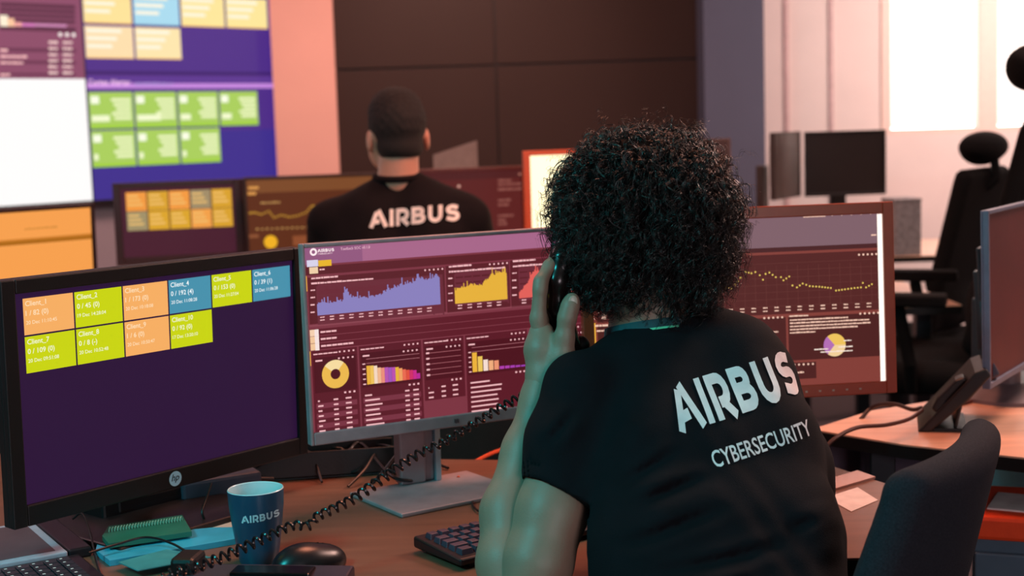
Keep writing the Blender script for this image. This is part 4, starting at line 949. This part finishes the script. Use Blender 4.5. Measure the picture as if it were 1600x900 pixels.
# left arm and hand with the handset
armp = chain([(905, 610, 1.955, .038), (880, 720, 1.92, .043), (862, 800, 1.895, .0455), (840, 880, 1.875, .0445), (818, 955, 1.865, .035)])
armf = chain([(812, 958, 1.872, .036), (794, 880, 1.905, .0405), (797, 800, 1.94, .0385), (822, 705, 1.97, .0315), (845, 625, 1.99, .0265), (852, 590, 1.995, .0265)])
armg = sdf(armp, .0045, .018); armg2 = sdf(armf, .0045, .018)
handp = chain([(850, 625, 1.99, .0265), (852, 590, 1.995, .026), (848, 545, 2.0, .025), (846, 520, 2.003, .0175)])
handp += chain([(858, 590, 2.01, .024), (856, 545, 2.03, .022), (856, 520, 2.04, .016)])
handp += chain([(866, 600, 1.985, .021), (878, 560, 1.982, .0175), (882, 528, 1.978, .0125), (886, 497, 1.975, .0115), (891, 478, 1.975, .0108), (894, 468, 1.977, .0095)])
hg = [sdf(handp, .0024, .011)]
fing = [[(845, 522, 2.0, .0125), (841, 498, 1.998, .0115), (844, 452, 1.995, .0098), (845, 440, 1.997, .0096), (858, 416, 2.012, .0088), (872, 398, 2.03, .0078)],
        [(848, 520, 2.022, .0125), (844, 492, 2.022, .0115), (848, 446, 2.022, .0100), (852, 432, 2.024, .0096), (868, 412, 2.036, .0088), (882, 398, 2.05, .0078)],
        [(852, 522, 2.043, .012), (848, 498, 2.045, .011), (852, 462, 2.047, .0096), (858, 448, 2.05, .0092), (872, 432, 2.06, .0084), (884, 422, 2.07, .0075)],
        [(856, 530, 2.06, .011), (853, 510, 2.063, .0098), (857, 484, 2.066, .0086), (864, 474, 2.068, .0082), (876, 464, 2.074, .0075), (885, 458, 2.08, .0068)]]
for fpn in fing: hg.append(sdf(chain(fpn), .0022, .006))
# hidden right arm: resting on the desk in front of the torso
rarm = sdf(chain([(1185, 600, 2.06, .042), (1240, 740, 2.02, .043), (1262, 815, 1.985, .038)]) + wchain([(*P(1262, 815, 1.985), .038), (.24, 2.12, .80, .033), (.14, 2.20, .775, .026), (.09, 2.26, .772, .022)]), .006, .015)
rh = []
for k in range(5):
    a = math.radians(125+k*13 if k else 70); b0 = np.array([.095, 2.25, .772]); d_ = np.array([math.cos(a), math.sin(a), 0]); L = (.05, .07, .08, .075, .06)[k]
    rh.append(sdf(wchain([(*b0, .012), (*(b0+d_*L*.5+[0, 0, .008]), .010), (*(b0+d_*L), .008)]), .003, .006))
# hips, thighs, shins (below the frame)
HP = np.array([P(1178, 1000, 1.80)[0], 1.80, .565]); ld = np.array([-.30, .95, 0]); sd = np.array([.95, .30, 0])
legs = []
for s_ in (-1, 1):
    h0 = HP+sd*.09*s_; kn = h0+ld*.42; kn[2] = .52; an = kn+ld*(-.02); an[2] = .09
    legs += wchain([(*h0, .085), (*kn, .058), (*an, .04)])
legg = sdf([cap(HP-sd*.07, HP+sd*.07, .1, .1)]+legs, .009, .03)
smesh('body', [headg, neckg, armg, armg2, *hg, rarm, *rh], SKIN, wo, 2, org)
smesh('trousers', [legg], mat('black_trousers', '#101218', .9), wo, 2, org)
for s_ in (-1, 1):
    kn = HP+sd*.09*s_+ld*.40; c = kn+ld*.05; c[2] = .045
    smesh('shoe', [sdf([ell(c, (.045, .13, .045), rotm(math.atan2(ld[1], ld[0])-PI/2)), ell(c+np.array([0, 0, .02])-ld*.05, (.042, .06, .05), rotm(math.atan2(ld[1], ld[0])-PI/2))], .006, .01, cutz(.0))], BLACK, wo, 2, org)
# thumb nail
nl = P(895.5, 471, 1.9655); Rn = np.stack([R_, -F_*.98+R_*.15, U_], 1)
smesh('thumbnail', [sdf([ell(nl, (.0068, .0016, .0085), Rn)], .0006, .001)], mat('nail', '#c0a594', .3), wo, 1, org)
for s_ in (-1, 1):
    e_ = hp(.032*s_, .094, .006); q = MB()
    smesh('eye', [sdf([ell(e_-fd*.006, (.011, .0095, .0095), Rh)], .0015, .001)], mat('eye_white', '#e8e0dc', .25), wo, 1, org)
    smesh('iris', [sdf([ell(e_+fd*.0022, (.005, .002, .005), Rh)], .0008, .001)], mat('brown_iris', '#2a1810', .2), wo, 1, org)
smesh('lips', [sdf([ell(hp(0, .1015, -.067), (.02, .0035, .003), Rh), ell(hp(0, .0995, -.0765), (.017, .0035, .0035), Rh)], .001, .002)], mat('lips', '#9a5a50', .45), wo, 1, org)
# shirt
tor = chain([(1000, 600, 2.01, .08), (1012, 720, 1.945, .092), (1030, 860, 1.87, .103), (1075, 1010, 1.81, .125)])
tor += chain([(1140, 585, 2.04, .078), (1184, 700, 1.97, .083), (1208, 840, 1.885, .088), (1190, 1010, 1.82, .125)])
tor += chain([(1070, 620, 2.03, .09), (1098, 740, 1.955, .105), (1115, 860, 1.88, .11), (1130, 1010, 1.82, .13)])
tor += chain([(1010, 575, 2.03, .052), (905, 606, 1.955, .044)])                       # left shoulder
tor += chain([(1035, 545, 2.04, .060), (1095, 533, 2.055, .048), (1150, 560, 2.06, .056), (1176, 596, 2.06, .056)])   # right shoulder
tor += chain([(905, 606, 1.955, .044), (886, 690, 1.93, .053), (872, 790, 1.895, .0575)])         # left sleeve
tor += chain([(1178, 600, 2.06, .056), (1232, 730, 2.02, .056), (1245, 770, 2.01, .054)])         # right sleeve
c_end = P(868, 774, 1.893); e_a = P(820, 748, 1.9); e_b = P(918, 799, 1.89)
ee = (e_b-e_a)/np.linalg.norm(e_b-e_a); axis = P(850, 850, 1.88)-P(885, 690, 1.93); axis = axis-ee*(axis @ ee); axis /= np.linalg.norm(axis)
arm_a, arm_b = P(885, 690, 1.93), P(850, 860, 1.88)
neckc = [P(1015, 470, 2.05), P(1015, 560, 2.045)]
WR = [(P(960, 700, 1.9), P(910, 800, 1.85)), (P(1000, 650, 1.9), P(940, 740, 1.87)), (P(985, 790, 1.8), P(1120, 740, 1.82)), (P(960, 860, 1.76), P(1150, 790, 1.78)), (P(1000, 900, 1.75), P(1250, 850, 1.76)), (P(1290, 760, 1.9), P(1180, 800, 1.82)), (P(1310, 840, 1.85), P(1200, 880, 1.78)), (P(1060, 700, 1.86), P(960, 760, 1.85)), (P(1180, 905, 1.74), P(1040, 945, 1.72)), (P(1300, 800, 1.85), P(1230, 830, 1.78)), (P(900, 640, 1.9), P(850, 700, 1.88))]
def shirt_post(X, V):
    # creases: shallow grooves with soft ridges beside them
    for a, b in WR:
        ab = b-a; t = np.clip((X-a) @ ab/(ab @ ab), 0, 1); q_ = X-a-t[..., None]*ab
        vd = F_; q_ = q_-(q_ @ vd)[..., None]*vd; d = np.linalg.norm(q_, axis=-1)
        g = np.sin(PI*np.clip(t, .02, .98))
        V = V+g*(.0075*np.exp(-(d/.006)**2)-.0045*np.exp(-((d-.014)/.008)**2))*(X[..., 1] < 2.0)
    ph_ = X[..., 2]*60+X[..., 0]*38+6*np.sin(X[..., 0]*19+X[..., 1]*11)
    V = V-.0013*np.sin(ph_)*np.clip((1.0-X[..., 2])*6, 0, 1)
    # sleeve opening
    side = (X-c_end) @ axis; near = np.linalg.norm(X-c_end, axis=-1) < .16
    armc = arm_b-arm_a; t = (X-arm_a) @ armc/(armc @ armc); dr = np.linalg.norm(X-arm_a-t[..., None]*armc, axis=-1)
    left = near & (dr < .075)
    V = np.where(left & (side > -.03), np.maximum(V, side), V)
    V = np.where(left & (side > -.025), np.maximum(V, .0475-dr), V)
    # neck opening
    a, b = neckc; ab = b-a; t = (X-a) @ ab/(ab @ ab); dn = np.linalg.norm(X-a-t[..., None]*ab, axis=-1)
    V = np.where((t < .8), np.maximum(V, .059-dn), V)
    # hem
    return V
shg = sdf(tor, .005, .028, shirt_post)
shirt = smesh('shirt', [shg], CLOTHB, wo, 2, org); shirt['org'] = tuple(org)
# ribbed collar
nc = P(1015, 528, 2.045); nax = (P(1015, 470, 2.05)-P(1030, 570, 2.04)); nax /= np.linalg.norm(nax); c1_ = np.cross(nax, [1, 0, 0]); c1_ /= np.linalg.norm(c1_); c2_ = np.cross(nax, c1_)
def ring(c, r1, r2, n=48, tilt=0): return [c+c1_*r1*math.cos(2*PI*i/n)+c2_*r2*math.sin(2*PI*i/n)+nax*tilt*math.cos(2*PI*i/n) for i in range(n+1)]
q = MB(); q.tube(ring(nc, .066, .066), .006, 8, cap=False); o_ = q.build('collar', CLOTHB, wo, smooth=True); o_.location = tuple(-org)
# print on the back: sheet pressed onto the shirt
V2, F2 = dense(AV, AF, 7)
pa, pb = P(1072, 678, 1.86), P(1278, 615, 1.92); rt = Vector(pb-pa); ht = (Vector(P(1077, 590, 1.875))-Vector(pa)).length
upv = Vector(P(1055, 612, 1.87)-pa).normalized()
into = Vector((F_+R_*-.03)); into.normalize()
stick('back_print', V2, F2, AW, pa-F_*.3, rt.normalized(), upv, .058, into, shirt, WHITE, wo, .0016, rt.length/AW/.058)
tv, tf, tw = text_geo('CYBERSECURITY', .012)
pa, pb = P(1128, 732, 1.83), P(1286, 682, 1.88); rt = Vector(pb-pa); upv = Vector(P(1122, 708, 1.83)-pa).normalized()
stick('back_print', tv, tf, tw, pa-F_*.3, rt.normalized(), upv, .0195, into, shirt, WHITE, wo, .0016, rt.length/tw/.0195)
# lanyard strap around the neck
LY = mat('dark_teal_strap', '#174a52', .7); LM = mat('mint_strap_stripe', '#6fe0b0', .6)
def strap(r, wd, off, a0, a1, m, nm):
    q = MB(); n = 40; vs = []
    for i in range(n+1):
        a = math.radians(a0+(a1-a0)*i/n); rr = r+.0
        for k, (w2, r2) in enumerate(((-wd/2, 0), (wd/2, -.004), (wd/2, -.0055), (-wd/2, -.0015))):
            vs.append(nc+(c1_*math.cos(a)+c2_*math.sin(a))*(rr+r2)+nax*(off+w2))
    fs = [(4*i+k, 4*i+(k+1) % 4, 4*i+4+(k+1) % 4, 4*i+4+k) for i in range(n) for k in range(4)]
    q.add(vs, fs); o = q.build(nm, m, None); return o
ly = tag(strap(.0665, .019, .012, 0, 360, LY, 'lanyard'), 'dark teal lanyard strap with mint stripe around the neck of the curly-haired person', 'lanyard')
st_ = strap(.0675, .005, .009, 0, 360, LM, 'stripe'); st_.parent = ly
# ---- hair
hcn = P(1008, 330, 2.055)
volp = [ell(P(1005, 320, 2.06), (.122, .125, .112)), ell(P(960, 300, 2.05), (.09, .1, .09)), ell(P(1060, 300, 2.06), (.088, .1, .09)), ell(P(935, 360, 2.05), (.065, .09, .085)), ell(P(1080, 350, 2.06), (.068, .09, .085)),
        ell(P(1000, 245, 2.06), (.085, .09, .045)), ell(P(985, 415, 2.02), (.08, .06, .055)), ell(P(1050, 415, 2.03), (.07, .06, .05)), ell(P(935, 415, 2.03), (.035, .05, .04)), ell(P(1105, 400, 2.06), (.035, .06, .05)), ell(P(1050, 455, 2.03), (.055, .05, .05))]
def hairpost(X, V):
    n1 = np.sin(X[..., 0]*95+np.sin(X[..., 2]*70))*np.sin(X[..., 1]*88+1)*np.sin(X[..., 2]*92+np.sin(X[..., 0]*60))
    V = V+.006*n1
    # keep the face free
    q_ = (X-hc) @ Rh; face = np.maximum(np.abs(q_[..., 0])-.062, np.maximum(.045-q_[..., 1], q_[..., 2]-.055))
    return np.maximum(V, -face)
hv_, hf_ = sdf(volp, .005, .03, hairpost)
hcc = P(1007, 328, 2.055); hv_ = hcc+(hv_-hcc)*np.array([.83, .86, .85])
HAIR = mat('dark_curly_hair', '#1c1514', .28, var=.4, scale=60, spec=.7)
hb = smesh('hair', [(hv_, hf_)], mat('dark_hair_mass', '#0b0808', .9, var=.3, spec=.1), wo, 1, org)
def curls(v, f, N, Lr, cr, seed, name, m, parent, o, rad=.0005, down=.85, tall=18, filt=None, outw=.35, turns=(1.5, 4)):
    rg_ = np.random.default_rng(seed); tri = f[rg_.integers(0, len(f), N*2)]
    p0 = v[tri].mean(1); nn = np.cross(v[tri[:, 1]]-v[tri[:, 0]], v[tri[:, 2]]-v[tri[:, 0]]); nn /= np.linalg.norm(nn, axis=1)[:, None]+1e-12
    if filt is not None: k = filt(p0, nn); p0, nn = p0[k], nn[k]
    p0, nn = p0[:N//3], nn[:N//3]; N = len(p0)*3; cl = rg_.integers(0, 1 << 30)
    M3 = len(p0); rep = lambda a: np.repeat(a, 3, axis=0)
    p0 = p0+nn*rg_.uniform(-.006, .004, (M3, 1)); L = rg_.uniform(*Lr, M3); cr_ = rg_.uniform(*cr, M3); tn = rg_.uniform(*turns, M3)*L/.045; ph = rg_.uniform(0, 2*PI, M3)
    d = rep(nn*outw+np.array([0, 0, -down])+rg_.normal(0, .42, (M3, 3)))+rg_.normal(0, .03, (N, 3)); p0 = rep(p0)+rg_.normal(0, .0006, (N, 3)); nn = rep(nn); L = rep(L)*rg_.uniform(.85, 1.1, N); cr_ = rep(cr_)*rg_.uniform(.9, 1.1, N); tn = rep(tn); ph = rep(ph)+rg_.normal(0, .22, N); d /= np.linalg.norm(d, axis=1)[:, None]
    e1 = np.cross(d, nn+1e-3); e1 /= np.linalg.norm(e1, axis=1)[:, None]; e2 = np.cross(d, e1)
    t = np.linspace(0, 1, tall)[None, :, None]
    A = 2*PI*tn[:, None, None]*t+ph[:, None, None]; env = np.minimum(1, t*5)
    pts = p0[:, None]+d[:, None]*(L[:, None, None]*t)+nn[:, None]*(.012*np.sin(PI*t))+np.array([0, 0, -1.])*(.012*t*t)+(e1[:, None]*np.cos(A)+e2[:, None]*np.sin(A))*cr_[:, None, None]*env
    tg = np.gradient(pts, axis=1); tg /= np.linalg.norm(tg, axis=2)[..., None]+1e-9
    a1 = np.cross(tg, nn[:, None]+.01); a1 /= np.linalg.norm(a1, axis=2)[..., None]+1e-9; a2 = np.cross(tg, a1)
    rr = (rad*rg_.uniform(.5, 1.25, (N, 1, 1)))*(1-.6*t)
    ringv = np.stack([pts+(a1*math.cos(2*PI*k/3)+a2*math.sin(2*PI*k/3))*rr for k in range(3)], 2).reshape(-1, 3)
    b = (np.arange(N)[:, None, None]*tall+np.arange(tall-1)[None, :, None])*3; k = np.arange(3)[None, None]
    k2 = (k+1) % 3; F = np.stack([b+k, b+k2, b+3+k2, b+3+k], -1).reshape(-1, 4)
    return smesh(name, [(ringv, F)], m, parent, 0, o)
def hair_ok(p, n):
    q_ = (p-hc) @ Rh; return ~((np.abs(q_[:, 0]) < .07) & (q_[:, 1] > .03) & (q_[:, 2] < .05)) & (p[:, 2] > hcn[2]-.16)
curls(hv_, hf_, 15000, (.02, .05), (.0035, .0075), 3, 'curls', HAIR, wo, org, .0006, filt=hair_ok, outw=.3, turns=(1.0, 2.4))
curls(hv_, hf_, 900, (.025, .06), (.003, .007), 5, 'stray_curls', HAIR, wo, org, .0003, down=.3, outw=.9, filt=hair_ok)

# ---- phone handset in her hand and its coiled cord
hs_ = tag(empty('phone_handset', P(873, 470, 2.03)), 'black phone handset held to the ear by the curly-haired person', 'phone handset'); ho = np.array(hs_.location)
hpth = [(895, 372, 2.035, .020), (880, 405, 2.025, .0185), (871, 440, 2.018, .0165), (871, 480, 2.022, .0165), (880, 515, 2.035, .0165), (893, 548, 2.05, .0185)]
smesh('grip', [sdf(chain(hpth), .003, .012)], mat('glossy_brown_black', '#1a100e', .22), hs_, 2, ho)
smesh('earpiece', [sdf(chain([(897, 385, 2.035, .021), (915, 392, 2.04, .019)]), .003, .01)], BLACK, hs_, 2, ho)
smesh('mouthpiece', [sdf(chain([(893, 548, 2.05, .018), (906, 540, 2.055, .015)]), .003, .01)], BLACK, hs_, 2, ho)
cpts = [P(896, 560, 2.06), P(885, 590, 2.07), P(850, 608, 2.075), P(805, 625, 2.07), P(752, 655, 2.06), P(700, 687, 2.05), P(650, 712, 2.04), P(600, 746, 2.02), P(555, 778, 1.99), P(518, 797, 1.97), P(495, 808, 1.955), P(482, 822, 1.945), P(455, 822, 1.93), P(400, 847, 1.905), P(345, 872, 1.885), P(300, 888, 1.875), P(265, 897, 1.87), P(248, 905, 1.88)]
base = np.array(spline(cpts, 60)); seg = np.linalg.norm(np.diff(base, axis=0), axis=1); s_ = np.concatenate([[0], np.cumsum(seg)])
pitch_, cr0 = .0122, .0062; n = int(s_[-1]/pitch_*12); tt = np.linspace(0, s_[-1], n)
cen = np.stack([np.interp(tt, s_, base[:, i]) for i in range(3)], 1); tg = np.gradient(cen, axis=0); tg /= np.linalg.norm(tg, axis=1)[:, None]
n1 = np.cross(tg, [0, 0, 1.]); n1 /= np.linalg.norm(n1, axis=1)[:, None]; n2 = np.cross(tg, n1); wob = 1+.12*np.sin(tt*23)
a_ = 2*PI*(tt/pitch_+.35*np.sin(tt*9)); cr_ = cr0*wob*np.clip(np.minimum(tt, s_[-1]-tt)/.02, .15, 1)
hx = cen+(n1*np.cos(a_)[:, None]+n2*np.sin(a_)[:, None])*cr_[:, None]
q = MB(); q.tube(hx, .0021, 6); tag(q.build('coiled_cord', mat('black_cord_gloss', '#1c1719', .25), None, smooth=True), 'black coiled phone cord stretched across the desk in front of the mug', 'cord')

# ------------------------------------------------------------------ the man in the second row
MD = 4.1
mn = tag(empty('person', (float(P(622, 300, MD)[0]), 4.1, 0)), 'short-haired man in black shirt with white lettering seated in the second row, back to us', 'person'); mo_ = np.array(mn.location)
mh = P(621, 208, MD); my = math.radians(14); fd = np.array([-math.sin(my), math.cos(my), 0]); rd = np.array([math.cos(my), math.sin(my), 0]); Rm = np.stack([rd, fd, ud], 1)
def hq(r_, f_, u_): return mh+rd*r_+fd*f_+ud*u_
mprims = [ell(hq(0, 0, .02), (.078, .095, .098), Rm), ell(hq(0, .03, -.055), (.062, .062, .068), Rm), ell(hq(0, .062, -.105), (.034, .028, .022), Rm), ell(hq(-.05, .03, -.045), (.032, .045, .055), Rm),
          cap(hq(0, .098, .01), hq(0, .12, -.032), .009, .014), ell(hq(0, .092, -.068), (.025, .011, .008), Rm), ell(hq(.03, .084, .028), (.02, .01, .006), Rm), ell(hq(-.03, .084, .028), (.02, .01, .006), Rm),
          ell(hq(.084, -.008, -.022), (.008, .018, .032), Rm), ell(hq(-.084, -.008, -.022), (.008, .018, .032), Rm),
          cap(hq(0, -.025, -.04), P(622, 285, MD), .055, .06), cap(P(622, 285, MD), P(622, 330, MD)+np.array([0, .03, 0]), .056, .05)]
SK2 = mat('warm_skin', '#c98f78', .5, var=.06, scale=20)
arms = []
tz = .765
for s_ in (-1, 1):
    sh_ = P(622, 345, MD)+np.array([.19*s_, .03, -.03]); el = sh_+np.array([.05*s_, .16, 0]); el[2] = .86; wr = np.array([sh_[0]-.02*s_, el[1]+.28, .80])
    arms.append(sdf(wchain([(*sh_, .04), (*el, .04), (*wr, .026), (*(wr+[0, .06, -.005]), .026)]), .007, .02))
    for k in range(5):
        a = math.radians(90+(k-2)*11) if k else math.radians(90+55*s_); b0 = wr+np.array([(k-2)*.011*(1 if k else 0), .075 if k else .04, -.008]); d_ = np.array([math.cos(a), math.sin(a), -.1]); L = (.05, .075, .08, .075, .06)[k]
        arms.append(sdf(wchain([(*b0, .011), (*(b0+d_*L*.5+[0, 0, .008]), .009), (*(b0+d_*L), .007)]), .004, .006))
smesh('body', [sdf(mprims, .005, .014), *arms], SK2, mn, 2, mo_)
def mhair(X, V):
    q_ = (X-mh) @ Rm
    V = np.maximum(V, -(q_[..., 2]+.075+.35*q_[..., 1]*(q_[..., 1] < 0)))          # nape line
    V = np.maximum(V, np.minimum(q_[..., 1]-.012, .062-q_[..., 2]+0*V) if True else V) # no hair over the face
    n1 = np.sin(X[..., 0]*300)*np.sin(X[..., 1]*290)*np.sin(X[..., 2]*310)
    return V+.0012*n1
def mhair2(X, V):
    q_ = (X-mh) @ Rm; r_, f_, u_ = q_[..., 0], q_[..., 1], q_[..., 2]
    cut = np.maximum(-(u_+.068), 0*u_-1)                                # lower limit at nape
    face = np.minimum(f_-.005-.0*u_, (.055-u_))                          # in front of the ears and below the hairline
    ear = .030-np.sqrt((f_+.008)**2+(u_+.022)**2); ear = np.where(np.abs(r_) > .066, ear, -1)
    return np.maximum.reduce([V, cut, face, ear])+.003*np.sin(X[..., 0]*210)*np.sin(X[..., 1]*200+X[..., 0]*50)*np.sin(X[..., 2]*190)*(u_ > 0)
smesh('hair', [sdf([ell(hq(0, -.002, .028), (.084, .101, .096), Rm), ell(hq(0, -.035, -.04), (.066, .06, .05), Rm), ell(hq(0, .015, .058), (.078, .085, .076), Rm)], .0045, .015, mhair2)], mat('short_dark_brown_hair', '#140a08', .8, bump=.8, bscale=500, var=.4, scale=200), mn, 2, mo_)
mt = chain([(622, 285, MD, .055), (622, 312, MD+.02, .09)])+chain([(600, 300, MD, .05), (545, 345, MD+.03, .068), (530, 380, MD+.06, .07)])+chain([(650, 296, MD, .05), (705, 335, MD+.03, .068), (722, 375, MD+.06, .07)])
mt += chain([(585, 350, MD+.01, .105), (590, 450, MD-.02, .115), (595, 560, MD-.04, .12)])+chain([(665, 345, MD+.01, .105), (660, 450, MD-.02, .115), (655, 560, MD-.04, .12)])+chain([(560, 380, MD+.02, .1), (565, 460, MD+.0, .1)])+chain([(690, 375, MD+.02, .1), (685, 460, MD+.0, .1)])
for s_ in (-1, 1):
    sh_ = P(622, 330, MD)+np.array([.2*s_, .02, 0]); el = sh_+np.array([.05*s_, .16, 0]); el[2] = .86; mt += wchain([(*(sh_+[0, 0, -.03]), .068), (*(sh_*.35+el*.65), .056)])
def mpost(X, V):
    a = hq(0, -.025, -.03); b = P(622, 285, MD); ab = b-a; t = (X-a) @ ab/(ab @ ab); dn = np.linalg.norm(X-a-t[..., None]*ab, axis=-1)
    zc = P(621, 272, MD)[2]; return np.where(X[..., 2] > zc+.008, np.maximum(V, .060-dn), V)
CL2 = mat('black_warm_cloth', '#140c0e', .9, bump=.3, bscale=600, spec=.2)
ms_ = smesh('shirt', [sdf(mt, .009, .03, mpost)], CL2, mn, 2, mo_); ms_['org'] = tuple(mo_)
pa, pb = P(582, 359, MD), P(719, 347, MD); rt = Vector(pb-pa); V2, F2 = dense(AV, AF, 5)
stick('back_print', V2, F2, AW, pa-F_*.5, rt.normalized(), Vector((0.02, 0, 1)), .049, Vector(F_), ms_, mat('white_print_warm', '#f4e4dc', .8), mn, .003, rt.length/AW/.049)
q = MB(); cR = P(621, 276, MD); q.tube([cR+np.array([.064*math.cos(2*PI*i/32), .064*math.sin(2*PI*i/32), .006*math.sin(2*PI*i/32)]) for i in range(33)], .010, 8, cap=False); o_ = q.build('collar', CL2, mn, smooth=True); o_.location = tuple(-mo_)
ml = []
for s_ in (-1, 1): b0 = np.array([mn.location.x+.1*s_, 4.02, .60]); ml += wchain([(*b0, .09), (*(b0+[.02*s_, .42, -.04]), .062), (b0[0]+.02*s_, b0[1]+.42, .09, .045)])
smesh('trousers', [sdf(ml+[cap((mn.location.x-.08, 4.0, .61), (mn.location.x+.08, 4.0, .61), .11, .11)], .012, .03)], mat('dark_trousers', '#14151c', .9), mn, 2, mo_)
for s_ in (-1, 1): smesh('shoe', [sdf([ell((mn.location.x+.12*s_, 4.50, .045), (.05, .14, .045)), ell((mn.location.x+.12*s_, 4.45, .06), (.045, .06, .05))], .008, .01, cutz(0))], BLACK, mn, 2, mo_)
